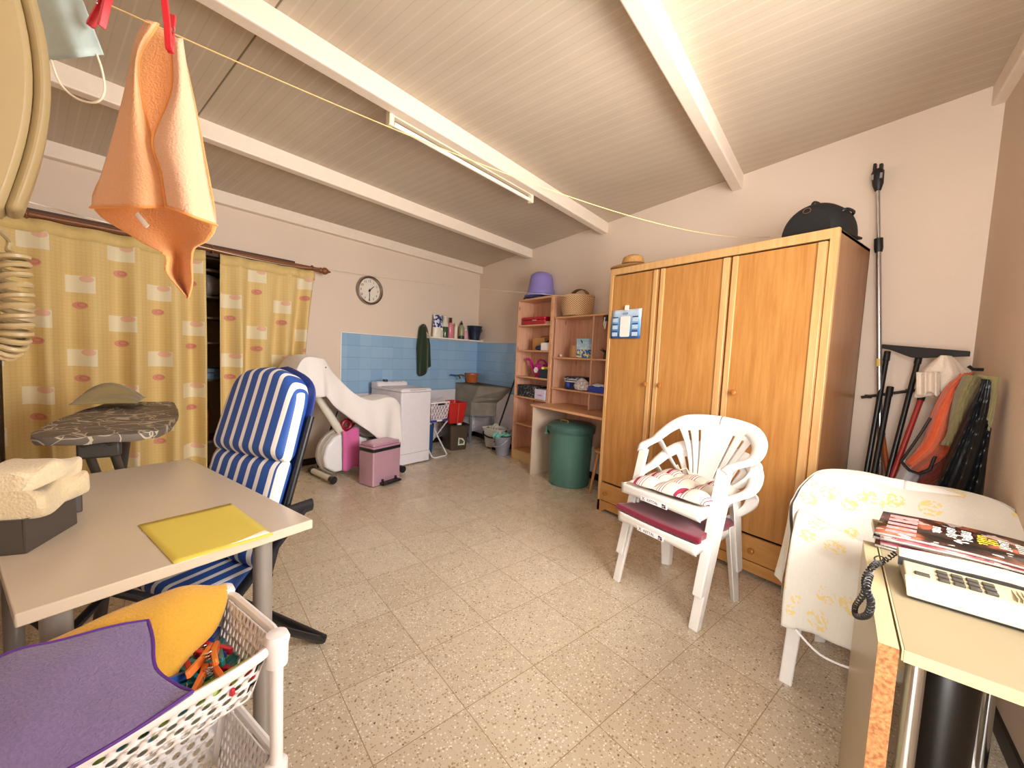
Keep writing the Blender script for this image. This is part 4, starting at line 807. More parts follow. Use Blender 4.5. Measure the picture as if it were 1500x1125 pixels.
# ---- ironing board
ib=thing('ironing_board','ironing board with a grey swirl-patterned cover standing behind the pale table','ironing board',(-2.68,-.40,0),0); ib.scale=(1,1,.967)
def ibm():
    t=NT('ironing_cover'); v=t.coord(); d=t.noise(v,5,2); m=t.add('ShaderNodeVectorMath'); m.operation='ADD'; cb=t.add('ShaderNodeCombineXYZ'); t.lk(t.math('MULTIPLY',d,.25),cb.inputs[0]); t.lk(t.math('MULTIPLY',d,.2),cb.inputs[1]); t.lk(v,m.inputs[0]); t.lk(cb.outputs[0],m.inputs[1])
    vo=t.add('ShaderNodeTexVoronoi'); vo.feature='DISTANCE_TO_EDGE'; vo.inputs['Scale'].default_value=13; t.lk(m.outputs[0],vo.inputs['Vector'])
    n2=t.noise(v,6,1); l2=t.math('LESS_THAN',t.math('ABSOLUTE',t.math('SUBTRACT',n2,.5)),.012)
    l=t.math('MULTIPLY',t.math('MAXIMUM',t.math('LESS_THAN',vo.outputs['Distance'],.022),l2),.8); t.col(t.mix(l,hx('#6B6056'),hx('#CFC2AC'))); t.b.inputs['Roughness'].default_value=.6; t.bump(d,.5,.02); return t.m
out=[(.44,-.13),(.46,0),(.44,.14),(.36,.19),(.1,.215),(-.35,.19),(-.62,.14),(-.66,0),(-.62,-.14),(-.35,-.19),(.1,-.215),(.36,-.19)]
o2=[tuple(p)[:2] for p in smoothpath([(x,y,0) for x,y in out],5,True)]
b=MB(); n=len(o2); rings=[(1.0,.876),(1.012,.892),(1.005,.908),(.93,.912)]; vs=[(x*k,y*k+.004*math.sin(i*.9)*(j<3),z+.003*math.sin(i*1.3)) for j,(k,z) in enumerate(rings) for i,(x,y) in enumerate(o2)]
b.add(vs,[(j*n+i,j*n+(i+1)%n,(j+1)*n+(i+1)%n,(j+1)*n+i) for j in range(3) for i in range(n)]+[tuple(3*n+i for i in range(n)),tuple(range(n))[::-1]]); obj('padded_cover',b,ibm(),ib)
gl=M('#5A534B',.45,.3)
for y in (-.045,.03): b=MB(); b.tube([(.40,y,.872),(-.45,y,.03)],.016,10); obj('leg',b,gl,ib)
b=MB(); b.tube([(-.40,-.02,.872),(.42,-.02,.03)],.022,10); obj('leg',b,gl,ib)
for x in (-.45,.42): b=MB(); b.tube([(x,-.2,.02),(x,.2,.02)],.016,10); obj('foot_bar',b,gl,ib)
b=MB(); b.bb((.36,-.07,.80),(.40,.06,.874)); obj('catch_plate',b,M('#3E3933',.5),ib,bevel=.01)
h=thing('khaki_cloth','crumpled khaki cloth on the far end of the ironing board','cloth',(-3.12,-.50,.914)); b=MB(); b.grid(lambda u,v:((u-.5)*.3,(v-.5)*.26,.004+.085*(math.sin(u*PI)*math.sin(v*PI))**.7*(1+.25*math.sin(u*17+v*5))),24,20); obj('cloth',b,fabric('#93835C',.5,120),h,solid=.004)
# ---- blue striped recliner
RC=thing('recliner_chair','folding garden recliner with a thick blue and white striped cushion behind the pale table','chair',(-1.825,-.145,0),30)
def stripes():
    t=NT('blue_white_stripes'); x=t.sep(t.coord()); f=t.math('FRACT',t.math('MULTIPLY',x[0],1/.062))
    w_=t.math('GREATER_THAN',t.math('ABSOLUTE',t.math('SUBTRACT',f,.5)),.33); dd_=t.math('ADD',t.math('MULTIPLY',t.math('SUBTRACT',x[1],.22),-.9588),t.math('MULTIPLY',t.math('SUBTRACT',x[2],.42),.2836)); sb=t.math('MULTIPLY',t.math('GREATER_THAN',t.math('ABSOLUTE',x[0]),.205),t.math('LESS_THAN',t.math('ABSOLUTE',t.math('SUBTRACT',dd_,.055)),.018)); w_=t.math('MAXIMUM',t.math('MULTIPLY',w_,t.math('LESS_THAN',t.math('ABSOLUTE',x[0]),.205)),sb); t.col(t.mix(w_,hx('#2A56A8'),hx('#F3EEE8'))); t.b.inputs['Roughness'].default_value=.55
    t.bump(t.noise(t.coord(),300,2),.2,.001); return t.m
m_str=stripes()
# back plane: y,z along the length
B0=V((0,.22,.42)); B1=V((0,.43,1.10)); bd=(B1-B0).normalized(); bn=V((0,-bd.z,bd.y)); BL=(B1-B0).length
def cushion(l0,l1,w0,w1,th,rtop,N=26,Mm=20):
    b=MB(); ring=[]
    def hw(l):
        k=(l-l0)/(l1-l0); w=w0+(w1-w0)*k
        if rtop and l>l1-rtop: q=(l-(l1-rtop))/rtop; w*=math.sqrt(max(0,1-q**2.6))*.55+.45*(1-q**5)
        return max(w,.004)
    vs=[];
    for j in range(N+1):
        l=l0+(l1-l0)*j/N; e=min(j/N,1-j/N)*2; tt=th*(min(1,e*5)**.5 if e<.2 else 1)
        if tt<.006: tt=.006
        for k in range(Mm):
            a=k/Mm*2*PI; cx=math.copysign(abs(math.cos(a))**.45,math.cos(a)); sy=math.copysign(abs(math.sin(a))**.6,math.sin(a))
            vs.append(B0+bd*l+V((cx*hw(l),0,0))+bn*(tt/2*sy+.008*math.sin(k*.9+j*.4)*(0)))
    fs=[(j*Mm+k,j*Mm+(k+1)%Mm,(j+1)*Mm+(k+1)%Mm,(j+1)*Mm+k) for j in range(N) for k in range(Mm)]+[tuple(range(Mm)),tuple(N*Mm+k for k in range(Mm))]
    b.add(vs,fs); return b
b=cushion(.38,.77,.23,.215,.115,.19); b.v=[p+bn*.055 for p in b.v]; obj('head_cushion',b,m_str,RC,sub=1)
b=cushion(-.02,.40,.215,.228,.09,0); b.v=[p+bn*.045 for p in b.v]; obj('back_cushion',b,m_str,RC,sub=1)
b=MB(); b.prism([(-.215,-.06),(.215,-.06),(.22,.20),(-.22,.20)],.06,z0=.36); obj('seat_cushion',b,m_str,RC,bevel=.025,seg=3)
b=cushion(.0,.79,.238,.228,.022,.20); b.v=[p+bn*.004 for p in b.v]; obj('cushion_backing',b,M('#20377E',.6),RC,sub=1)
fr=M('#16181E',.4)
for sx in (-.275,.275):
    b=MB(); b.tube([(sx*.9,.19,.40),(sx*.86,.38,.98)],.013,10); obj('back_frame',b,fr,RC)
    b=MB(); b.tube([(sx*1.06,-.42,.01),(sx*1.06,.30,.62)],.014,10,flat=1.5); obj('leg',b,fr,RC)
    b=MB(); b.tube([(sx*1.06,.40,.01),(sx*1.06,-.30,.62)],.014,10,flat=1.5); obj('leg',b,fr,RC)
    b=MB(); b.tube([(sx*1.06,-.40,.62),(sx*1.06,-.05,.635),(sx*1.06,.34,.63)],.026,12,flat=.5); obj('armrest',b,fr,RC)
for y in (-.42,.40): b=MB(); b.tube([(-.30,y,.018),(.30,y,.018)],.018,10); obj('foot_rail',b,fr,RC)
b=MB(); b.tube([(-.27,-.30,.40),(.27,-.30,.40)],.013,8); b.tube([(-.27,.18,.40),(.27,.18,.40)],.013,8); obj('seat_rail',b,fr,RC)
# ---- two-tier basket trolley
A_=V((-.92,.104,0)); TL,TW=.44,.27
tc=A_+UX*TL/2-UY*TW/2
TR_=thing('basket_trolley','white two-tier plastic basket trolley in front of the pale table','trolley',tc,math.degrees(math.atan2(UX.y,UX.x)))
wp=M('#F0ECEC',.28)
def basket(z0,z1,nm):
    b=MB(); kx,ky=.86,.80
    def rimz(x): return z1-.022*max(0,1-(2*x/TL)**4)
    def side(sg):
        def f(u,v):
            k=kx+(1-kx)*v; x=(u-.5)*(TL-.05)*k; kk=ky+(1-ky)*v; return (x,sg*(TW/2-.012)*kk,z0+(rimz(x)-z0)*v)
        return f
    def end(sg):
        def f(u,v):
            k=ky+(1-ky)*v; kk=kx+(1-kx)*v; return (sg*(TL/2-.012)*kk,(u-.5)*(TW-.05)*k,z0+(z1-z0)*v)
        return f
    for sg in (-1,1): b.holes(side(sg),14,5,.60,.62,8); b.holes(end(sg),12,6,.5,.86,8)
    for sx in (-1,1):
        for sy in (-1,1):
            def cf(u,v,sx=sx,sy=sy):
                a=u*PI/2; k=kx+(1-kx)*v; kk=ky+(1-ky)*v; X0,Y0=(TL-.05)/2*k,(TW-.05)/2*kk; X1,Y1=(TL/2-.012)*k,(TW/2-.012)*kk
                return (sx*(X0+(X1-X0)*math.cos(a)),sy*(Y0+(Y1-Y0)*math.sin(a)),z0+(z1-z0)*v)
            b.grid(cf,6,5)
    b.prism([(x*kx*.97,y*ky*.96) for x,y in rrect(TL-.03,TW-.03,.02)],.004,z0=z0)
    o=obj(nm,b,wp,TR_,solid=.003)
    r=MB(); pts=[(x,y,z1 if abs(y)<TW/2-.02 else rimz(x)) for x,y in [p for p in rrect(TL,TW,.045,6)]]
    dense=[]
    for i in range(len(pts)):
        p,q=V(pts[i]),V(pts[(i+1)%len(pts)])
        n=max(1,int((q-p).length/.03))
        for k in range(n):
            w_=p.lerp(q,k/n); w_.z=z1 if abs(w_.y)<TW/2-.02 else rimz(w_.x); dense.append(w_)
    r.tube(dense,.012,8,closed=True,flat=.7); obj('rim',r,wp,o)
basket(.53,.65,'upper_basket'); basket(.25,.37,'lower_basket')
for sx in (-1,1):
    for sy in (-1,1):
        x,y=sx*(TL/2-.012),sy*(TW/2-.002)
        b=MB(); b.tube([(x,y,.03),(x,y,.64)],.0125,14); obj('post',b,wp,TR_)
        b=MB(); b.lathe([(.012,.595),(.021,.60),(.022,.64),(.025,.655),(.02,.667),(.004,.671)],16,c=(x,y,0)); obj('corner_cap',b,wp,TR_)
        b=MB(); b.lathe([(.012,.31),(.021,.315),(.022,.375),(.012,.38)],16,c=(x,y,0)); obj('corner_collar',b,wp,TR_)
        b=MB(); b.tube([(x-.012,y,.022),(x+.012,y,.022)],.022,14); obj('wheel',b,M('#6A6866',.5),TR_)
# ---- clothespins
def pin_parts(root,col):
    m=M(col,.3); 
    for sg in (-1,1):
        b=MB(); pr=[(-.042,.004),(-.040,.0005),(-.012,.0005),(-.008,.003),(.010,.006),(.040,.013),(.041,.018),(.036,.019),(.0,.0105),(-.036,.008)]
        b.prism([(x,y*sg) for x,y in pr],.010,Matrix.Translation((0,0,-.005))); obj('lever',b,m,root,bevel=.0008,seg=1)
    b=MB(); b.tube([(.002+.005*math.cos(a),.005*math.sin(a)*1.3,-.007+.014*a/20) for a in [k*.6 for k in range(34)]],.0008,5); obj('spring',b,m_chrome,root)
def dup(root,loc,rot,label=None,group=None,name=None):
    r=root.copy(); COL.objects.link(r); r.location=loc; r.rotation_euler=rot
    if label: r['label']=label
    if group: r['group']=group
    for ch in list(root.children):
        c=ch.copy(); COL.objects.link(c); c.parent=r
        for g in ch.children: d=g.copy(); COL.objects.link(d); d.parent=c
    return r
pins={'orange':'#F0803A','red':'#C21F35','teal':'#1F7F86','blue':'#28509E','green':'#A9CC4A'}
proto={}
TM=Matrix.Translation(tc)@Matrix.Rotation(math.atan2(UX.y,UX.x),4,'Z')
def tl(x,y,z): return TM@V((x,y,z))
lay=[('orange',-.115,.055,.605,70,8),('orange',-.125,.022,.615,60,14),('red',-.135,-.03,.60,100,0),('red',-.11,-.028,.60,95,6),('teal',-.10,.01,.60,110,5),('teal',-.16,-.005,.595,60,12),('teal',-.07,.05,.59,150,0),('teal',-.05,.02,.585,30,6),('blue',-.045,.035,.615,20,20),('blue',-.165,-.045,.59,80,3),('blue',-.15,-.075,.585,40,3),('green',-.155,.085,.585,15,4),('orange',-.03,.085,.575,160,3),('red',-.17,.06,.58,100,2),
 ('green',-.14,.09,.555,5,2),('green',-.06,.09,.552,170,2),('green',.02,.092,.553,8,2),('green',.10,.088,.554,0,3),('teal',-.10,.088,.567,12,2),('teal',-.02,.086,.566,175,3),('teal',.06,.09,.566,5,2),('green',-.10,.06,.552,30,0),('orange',.01,.07,.565,10,2),('teal',-.17,.03,.560,90,0),('green',-.16,-.02,.556,60,0),('blue',.13,.08,.556,20,0)]
for c_,x,y,z,a,tilt in lay:
    if z<.58: y*=.55; x=max(-.15,x); a=a%40-20 if c_!='teal' else a%60
    x=max(x,-.145); y=min(y,.075)
    lab='%s plastic clothespin lying in the upper basket of the trolley'%c_; grp='%s clothespins in the trolley basket'%c_
    rot=(R(tilt),R(-tilt),TM.to_euler().z+R(a))
    if c_ not in proto:
        h=thing('clothespin',lab,'clothespin',tl(x,y,z),0,grp); pin_parts(h,pins[c_]); h.rotation_euler=rot; h.scale=(1.4,)*3; proto[c_]=h
    else: dup(proto[c_],tl(x,y,z),rot)
# ---- cloths on the trolley
def cloth_rows(nm,lab,rows,mat,nu,nv,solid,trim=None,amp=.003,fz=23):
    h=thing(nm,lab,'cloth',tc,math.degrees(math.atan2(UX.y,UX.x)))
    R_=[[V(p) for p in r] for r in rows]
    def f(u,v):
        r=[spline1(x,u) for x in R_]; p=spline1(r,v); return p+V((0,0,amp*math.sin(u*fz)*math.cos(v*11)))
    b=MB(); b.grid(f,nu,nv); o=obj('cloth',b,mat,h,solid=solid)
    if trim:
        pts=[f(k/30,0) for k in range(30)]+[f(1,k/20) for k in range(20)]+[f(1-k/30,1) for k in range(30)]+[f(0,1-k/20) for k in range(20)]
        obj('hem',MB().tube(pts,.0028,6,closed=True),trim,h)
    return h
cloth_rows('yellow_cloth','golden yellow cloth lying over the back of the upper trolley basket',
 [[(-.215,-.155,.62),(-.13,-.185,.66),(.0,-.19,.655),(.12,-.18,.62),(.24,-.17,.56)],
  [(-.215,-.135,.672),(-.12,-.15,.70),(.0,-.15,.695),(.12,-.14,.685),(.25,-.13,.64)],
  [(-.20,-.09,.65),(-.11,-.09,.69),(.0,-.08,.68),(.12,-.08,.68),(.24,-.07,.66)],
  [(-.16,-.05,.615),(-.09,-.02,.64),(-.02,.0,.64),(.10,.0,.66),(.20,.0,.65)],
  [(-.10,-.02,.605),(-.06,.03,.605),(-.02,.04,.61),(.09,.05,.64),(.18,.05,.64)]],fabric('#D9A53C',.8,220,.05),40,30,.005,amp=.002)
cloth_rows('purple_cloth','purple microfibre cloth spread over the near half of the upper trolley basket',
 [[(-.05,-.06,.70),(.06,-.10,.708),(.14,-.12,.705),(.235,-.12,.68),(.275,-.12,.60),(.29,-.11,.50)],
  [(-.045,-.01,.685),(.05,-.03,.70),(.14,-.03,.705),(.24,-.03,.685),(.285,-.03,.58),(.30,-.02,.45)],
  [(-.035,.045,.66),(.05,.04,.68),(.14,.05,.69),(.24,.05,.675),(.29,.05,.56),(.31,.05,.40)],
  [(-.05,.10,.645),(.04,.095,.662),(.14,.10,.672),(.23,.10,.672),(.275,.10,.56),(.30,.10,.42)],
  [(-.06,.145,.650),(.03,.150,.640),(.13,.151,.642),(.225,.152,.668),(.262,.15,.56),(.28,.14,.44)]],fabric('#7F6F99',1.0,200,.08),50,36,.006,trim=M('#5B2E8C',.7),amp=.0025)
# ---- towels on the grey box (placed after the box)
ontowel('cream_towel','thick folded cream towel on the grey box, the lower one of two',(-1.535,-.405,.82),(.19,.16,.07),-16,1,tw)
ontowel('cream_towel','thick folded cream towel on the grey box, the upper one of two',(-1.54,-.408,.885),(.175,.15,.055),-19,4,fabric('#E2D0AE',1.0,160,.04))
h=thing('grey_file','grey upright folder standing behind the folded towels','folder',(-1.72,-.345,.74),ANG*57.3+4); b=MB(); b.bb((-.02,-.12,0),(.02,.0,.15)); obj('body',b,gx,h,bevel=.004)
# ---- wall intercom handset, coiled cord
h=thing('intercom_phone','cream wall telephone with curved handset beside the door','telephone',PW(.66,WN,1.5),math.degrees(math.atan2(-.25264,-.96756)))
# local x = away from the door (w), local -y = into the room
im=M('#A8946C',.4)
b=MB(); b.bb((-.03,-.07,-.10),(.06,0,.14)); obj('wall_plate',b,im,h,bevel=.008)
def hand(off,w0_,w1_,th,z0,z1,nm,mat):
    o_=[];i_=[]
    for k in range(17):
        v=k/16; z=z0+(z1-z0)*v; d=off+.022*math.sin(v*PI); o_.append((-d-th,z)); i_.append((-d,z))
    poly=o_+i_[::-1]; b=MB(); vs=[(w0_,y,z) for y,z in poly]+[(w1_,y,z) for y,z in poly]; n=len(poly)
    fs=[(i,(i+1)%n,n+(i+1)%n,n+i) for i in range(n)]+[(i,i+1,n-2-i,n-1-i) for i in range(16)]+[(n+i,n+i+1,n+n-2-i,n+n-1-i) for i in range(16)]
    b.add(vs,fs); return obj(nm,b,mat,h,bevel=.005)
hand(.078,-.03,.03,.028,-.115,.16,'handset',im); hand(.106,-.025,.025,.012,-.112,.16,'handset_cover',M('#A08C64',.4))
b=MB(); b.lathe([(.004,0),(.008,.002),(.006,.014)],12,c=(0,-.095,-.122)); obj('cord_socket',b,M('#6B5A3C',.5),h)
hc=thing('handset_cord','cream coiled telephone cord hanging below the wall telephone','cord',(0,0,0))
def coil(path,rad,turns,r,n=16):
    pts=[]; N=turns*n; ln=len(path)-1
    for i in range(N+1):
        t=i/N*ln; k=min(int(t),ln-1); p=path[k].lerp(path[k+1],t-k); d=(path[min(k+1,ln)]-path[max(k-1,0)]).normalized()
        a=d.orthogonal() if abs(d.x)>.9 else d.cross(V((1,0,0))).normalized(); a.normalize(); bb2=d.cross(a); an=i/n*2*PI
        pts.append(p+(a*math.cos(an)+bb2*math.sin(an))*rad)
    return MB().tube(pts,r,6)
dd=.43
cp=smoothpath([DP(18,372,dd),DP(24,430,dd),DP(22,490,dd),DP(2,512,dd),DP(-14,470,dd),DP(-12,400,dd)],8)
obj('coil',coil(cp,.0105,22,.0032,14),im,hc)
obj('lead',MB().tube(smoothpath([PW(.66,WN+.095,1.378),DP(12,350,dd),DP(12,366,dd),DP(20,372,dd)],5),.0026,8),im,hc)
# ---- clotheslines
LA0=DP(95,-22,.60); LA1=YP(1128,347,YB-.01)
def line_pt(a,b,t,sag): p=lerp(a,b,t); p.z-=sag*4*t*(1-t); return p
def line_at(a,b,sag,px):
    best=None
    for k in range(2001):
        p=line_pt(a,b,k/2000,sag); v=CM.transposed()@(p-CP); x=750+F*v.x/-v.z
        if best is None or abs(x-px)<best[0]: best=(abs(x-px),p,k/2000,-v.z)
    return best
SAG=.115
h=thing('clothesline','thin beige clothesline running from the door wall to above the wardrobe','clothesline')
start=lerp(LA0,LA1,-.06)
obj('cord',MB().tube([line_pt(LA0,LA1,k/60,SAG) if k>=0 else start for k in range(-1,61)],.0014,6),M('#C9A970',.6),h)
h=thing('clothesline','thin white clothesline running past the curtains and the clock to the wardrobe','clothesline')
LB0=DP(20,290,.62); LB1=YP(889,438,2.93)
P1_=AT(470,393,.10); P2_=AT(546,405,.014); LB1=YP(889,438,2.93)
obj('cord',MB().tube([line_pt(LB0,P1_,k/40,.03) for k in range(40)]+[P1_]+[lerp(P1_,P2_,k/6) for k in range(1,7)]+[line_pt(P2_,LB1,k/30,.02) for k in range(1,31)],.0014,6),M('#C9BCAB',.6),h)
# ---- hanging things
def hang_pin(px,d_ang,lab,twist=0):
    _,p,_,_=line_at(LA0,LA1,SAG,px); h=thing('clothespin',lab,'clothespin',p,0); pin_parts(h,'#C8202C')
    h.rotation_euler=Matrix(((0,0,1),(0,1,0),(-1,0,0))).to_euler() if False else (R(90),R(d_ang),R(55+twist)); return p
def pix_cloth(nm,rowsL,rowsR,dfn,mat,parent,nu,nv,solid,hem=None):
    nL=len(rowsL)-1
    def f(u,v):
        l=spline1([V((a,b_,0)) for a,b_ in rowsL],v); r_=spline1([V((a,b_,0)) for a,b_ in rowsR],v); q=l.lerp(r_,u); return DP(q.x,q.y,dfn(u,v))
    b=MB(); b.grid(f,nu,nv); o=obj(nm,b,mat,parent,solid=solid,world=True)
    if hem:
        pts=[f(x,y) for x,y in hem]; obj('hem',MB().tube(pts,.0022,6),M('#EFA055',.7),o,world=True)
    return o
_,pcl,_,dcl=line_at(LA0,LA1,SAG,240); dcl0=dcl
oc=thing('orange_cloth','pale orange microfibre cloth hanging from the clothesline by a red clothespin','cloth',pcl)
om=fabric('#F2B888',.7,260,.03); om2=fabric('#EFA868',.7,260,.03)
pix_cloth('inner_fold',[(212,30),(196,110),(168,220),(136,300),(196,348),(240,374),(243,400),(273,436)],[(266,60),(284,140),(300,220),(317,322),(306,352),(284,368),(283,415),(277,437)],lambda u,v:dcl0+.035-.02*math.cos(u*PI*2)*v,om2,oc,24,40,.002)
pix_cloth('left_fold',[(214,28),(197,60),(180,140),(160,215),(143,270),(132,304)],[(232,34),(204,85),(207,140),(222,205),(238,255),(243,303)],lambda u,v:dcl0-.002-.035*math.sin(u*PI*.9)*(.3+v)+.02*(1-u)*v,om,oc,20,30,.002,[(1,k/20) for k in range(21)]+[(1-k/20,1) for k in range(21)])
pix_cloth('right_fold',[(250,55),(252,130),(228,190),(224,215),(236,255),(243,303)],[(268,56),(276,110),(288,170),(298,230),(308,285),(318,330)],lambda u,v:dcl0-.012-.035*math.sin(.4+u*PI*.8)*(.3+v)+.03*u*v,fabric('#F3C2A0',.7,260,.03),oc,20,30,.002,[(0,k/20) for k in range(21)]+[(k/20,1) for k in range(21)])
b=MB(); a_=DP(200,313,dcl0-.02); c_=DP(216,332,dcl0-.018); b.tube([a_,c_],.004,6,flat=.3); obj('care_label',b,m_white,oc,world=True)
mk=thing('face_mask','pale blue pleated face mask hanging from the clothesline at the top left','face mask',DP(90,20,.60))
def maskf(u,v):
    l=V((8,-75,0)).lerp(V((71,88,0)),v); r_=V((92,-75,0)).lerp(V((152,80,0)),v); q=l.lerp(r_,u); return DP(q.x,q.y,.60+.0015*math.sin(v*5*2*PI+u)-.012*math.sin(u*PI)+.002*math.sin(u*9))
b=MB(); b.grid(maskf,40,12); obj('mask_body',b,M('#B4C6C4',.8,nz=.03,nscale=60,bump=.3),mk,solid=.0012,world=True)
b=MB(); b.tube(smoothpath([DP(75,88,.598),DP(88,122,.598),DP(112,144,.598),DP(140,150,.598),DP(153,135,.598),DP(150,105,.598),DP(142,80,.598)],6),.0015,8); obj('ear_loop',b,M('#E6DAC4',.7),mk,world=True)
def pin_at(px0,py0,px1,py1,d,lab):
    a=DP(px0,py0,d); c=DP(px1,py1,d); ax=(c-a).normalized(); L_=(c-a).length; vw=(CP-a).normalized(); yy=ax.cross(vw).normalized(); zz=ax.cross(yy)
    # lever edge-on to the viewer: thickness axis towards camera
    m=Matrix((ax,zz,-yy)).transposed() if False else Matrix((ax,yy,ax.cross(yy))).transposed()
    h=thing('clothespin',lab,'clothespin',(a+c)/2); pin_parts(h,'#C8202C'); h.rotation_euler=(m@Matrix.Rotation(R(70),3,'X')).to_euler(); h.scale=(L_/.083,)*3; return h
pin_at(249,76,247,10,dcl0-.05,'red clothespin holding the pale orange cloth on the clothesline')
pin_at(165,-30,140,40,.585,'red clothespin beside the face mask at the top left')
# ================================================================ right side
# ---- white garden chairs
def chair_slots(u,v,L):
    return False
def garden_chair(lab,loc,rz,group=None,sticker=True):
    h=thing('garden_chair',lab,'chair',loc,rz,group)
    # legs
    for sx in (-1,1):
        b=MB(); b.add([(sx*(.262-.0),-.075,.60),(sx*.205,-.075,.60),(sx*.205,-.055,.60),(sx*.262,-.02,.60),(sx*.262,-.225,0),(sx*.215,-.225,0),(sx*.22,-.20,0),(sx*.262,-.185,0)],[(0,1,2,3),(4,7,6,5),(0,4,5,1),(1,5,6,2),(2,6,7,3),(3,7,4,0)]); obj('leg',b,m_plast,h,bevel=.006)
        b=MB(); b.add([(sx*.20,.20,.43),(sx*.155,.20,.43),(sx*.155,.15,.43),(sx*.21,.10,.43),(sx*.225,.24,0),(sx*.19,.245,0),(sx*.19,.21,0),(sx*.228,.18,0)],[(0,1,2,3),(4,7,6,5),(0,4,5,1),(1,5,6,2),(2,6,7,3),(3,7,4,0)]); obj('leg',b,m_plast,h,bevel=.006)
    # seat
    def seat(u,v):
        y=-.235+.425*v; w=.235-.05*v; x=(u*2-1)*w; z=.425-.025*math.sin(min(1,v*1.1)*PI)*(1-(u*2-1)**2*.6)-.018*max(0,1-v*9)+ (0.01 if v>.95 else 0)
        return (x,y-.015*(1-(2*u-1)**2)*(1-v),z)
    b=MB(); b.grid(seat,24,24,mask=lambda u,v:.28<v<.82 and any(abs(u-q)<.021 for q in (.2,.35,.5,.65,.8))); obj('seat',b,m_plast,h,solid=.006)
    b=MB(); b.grid(lambda u,v:((u*2-1)*(.238-.0*v),-.24-.015*(1-(2*u-1)**2)+.004*v,.423-.058*v-.012*(1-(2*u-1)**2)*v*-1),20,3)
    b.grid(lambda u,v:(.232-.045*u+.004,-.235+.42*u,.42-.05*v),8,2); b.grid(lambda u,v:(-.232+.045*u-.004,-.235+.42*u,.42-.05*v),8,2); obj('seat_apron',b,m_plast,h,solid=.005)
    # fan-shaped backrest
    def back(u,v):
        q=2*u-1; w=.085+.145*v**1.2; z=.42+.355*v-.05*q*q*v**2; y=.178+.125*v-.065*(q*w/.23)**2*v
        return (q*w,y,z)
    def slots(u,v):
        q=abs(2*u-1); 
        return .12<v<.84 and (abs(q-.50)<.036 or abs(q-.78)<.036)
    b=MB(); b.grid(back,56,40,mask=slots); obj('backrest',b,m_plast,h,solid=.006)
    # rim and arms as one broad moulded band
    OUT=[(.268,-.085,.588),(.287,-.05,.618),(.303,.02,.628),(.316,.10,.64),(.317,.17,.678),(.292,.235,.732),(.225,.29,.785),(.115,.318,.806),(0,.326,.812)]
    INN=[(.212,-.072,.588),(.226,-.045,.612),(.24,.02,.624),(.25,.09,.634),(.25,.145,.655),(.232,.20,.692),(.18,.250,.732),(.09,.282,.752),(0,.290,.757)]
    for sx in (-1,1):
        O_=smoothpath([(sx*x,y,z) for x,y,z in OUT],5); I_=smoothpath([(sx*x,y,z) for x,y,z in INN],5); n_=len(O_)-1
        def band(u,v):
            k=min(int(u*n_),n_-1); f=u*n_-k; a=I_[k].lerp(I_[k+1],f); c=O_[k].lerp(O_[k+1],f); p=a.lerp(c,v); return p+V((0,-.004,.010))*math.sin(v*PI)-V((0,0,.008))*(1 if v in (0,1) else 0)
        b=MB(); b.grid(band,n_,8); obj('armrest',b,m_plast,h,solid=.007)
        o3=smoothpath([(sx*.309,.12,.64),(sx*.306,.175,.60),(sx*.278,.205,.54),(sx*.222,.208,.48),(sx*.155,.195,.425)],5); i3=smoothpath([(sx*.252,.13,.632),(sx*.25,.165,.59),(sx*.222,.185,.53),(sx*.17,.187,.47),(sx*.105,.182,.425)],5); m3=len(o3)-1
        def loop(u,v):
            k=min(int(u*m3),m3-1); f=u*m3-k; p=i3[k].lerp(i3[k+1],f).lerp(o3[k].lerp(o3[k+1],f),v); return p+V((0,-.006*math.sin(v*PI),0))
        b=MB(); b.grid(loop,m3,6); obj('side_loop',b,m_plast,h,solid=.007)
    if sticker:
        RXs=Matrix.Rotation(R(90),4,'X')
        b=MB(); b.bb((-.085,-.2605,.374),(.075,-.2585,.398)); o=obj('label_strip',b,M('#F4F2F4',.3),h)
        me=text('KETTAL',.019,None,Matrix.Translation((-.012,-.2612,.386))@RXs); me2=text('X',.026,None,Matrix.Translation((-.068,-.2612,.386))@RXs)
        mesh_obj('lettering',[me,me2],[M('#5A5564',.5)],o)
        b=MB(); b.bb((.045,-.2615,.387),(.055,-.2605,.396)); b.bb((.056,-.2615,.377),(.068,-.2605,.386)); b.bb((.045,-.2615,.377),(.052,-.2605,.383)); obj('logo_dark',b,M('#22324A',.5),o)
        b=MB(); b.bb((.056,-.2615,.387),(.066,-.2605,.395)); obj('logo_red',b,M('#B04A5A',.5),o)
    return h
CH=V((-1.155,2.045,0)); CRZ=-2.6
garden_chair('white plastic garden armchair at the bottom of the stack, with a plain maroon seat pad',CH,CRZ,'stacked white garden chairs')
garden_chair('white plastic garden armchair on top of the stack, with a striped cushion on its seat',CH+V((.0,.012,.162)),CRZ,'stacked white garden chairs')
h=thing('maroon_seat_pad','plain maroon seat pad squeezed between the two stacked white chairs','seat cushion',CH+V((0,0,.43)),CRZ)
b=MB(); b.grid(lambda u,v:((2*u-1)*(.235-.03*v)*(1.06 if v<.1 else 1),-.245+.42*v,.012+.012*math.sin(u*PI)+ .02*(1-math.sin(u*PI))*(1-v)),24,16); obj('pad',b,fabric('#7A1730',.5,120,.04),h,solid=.03,bevel=.004)
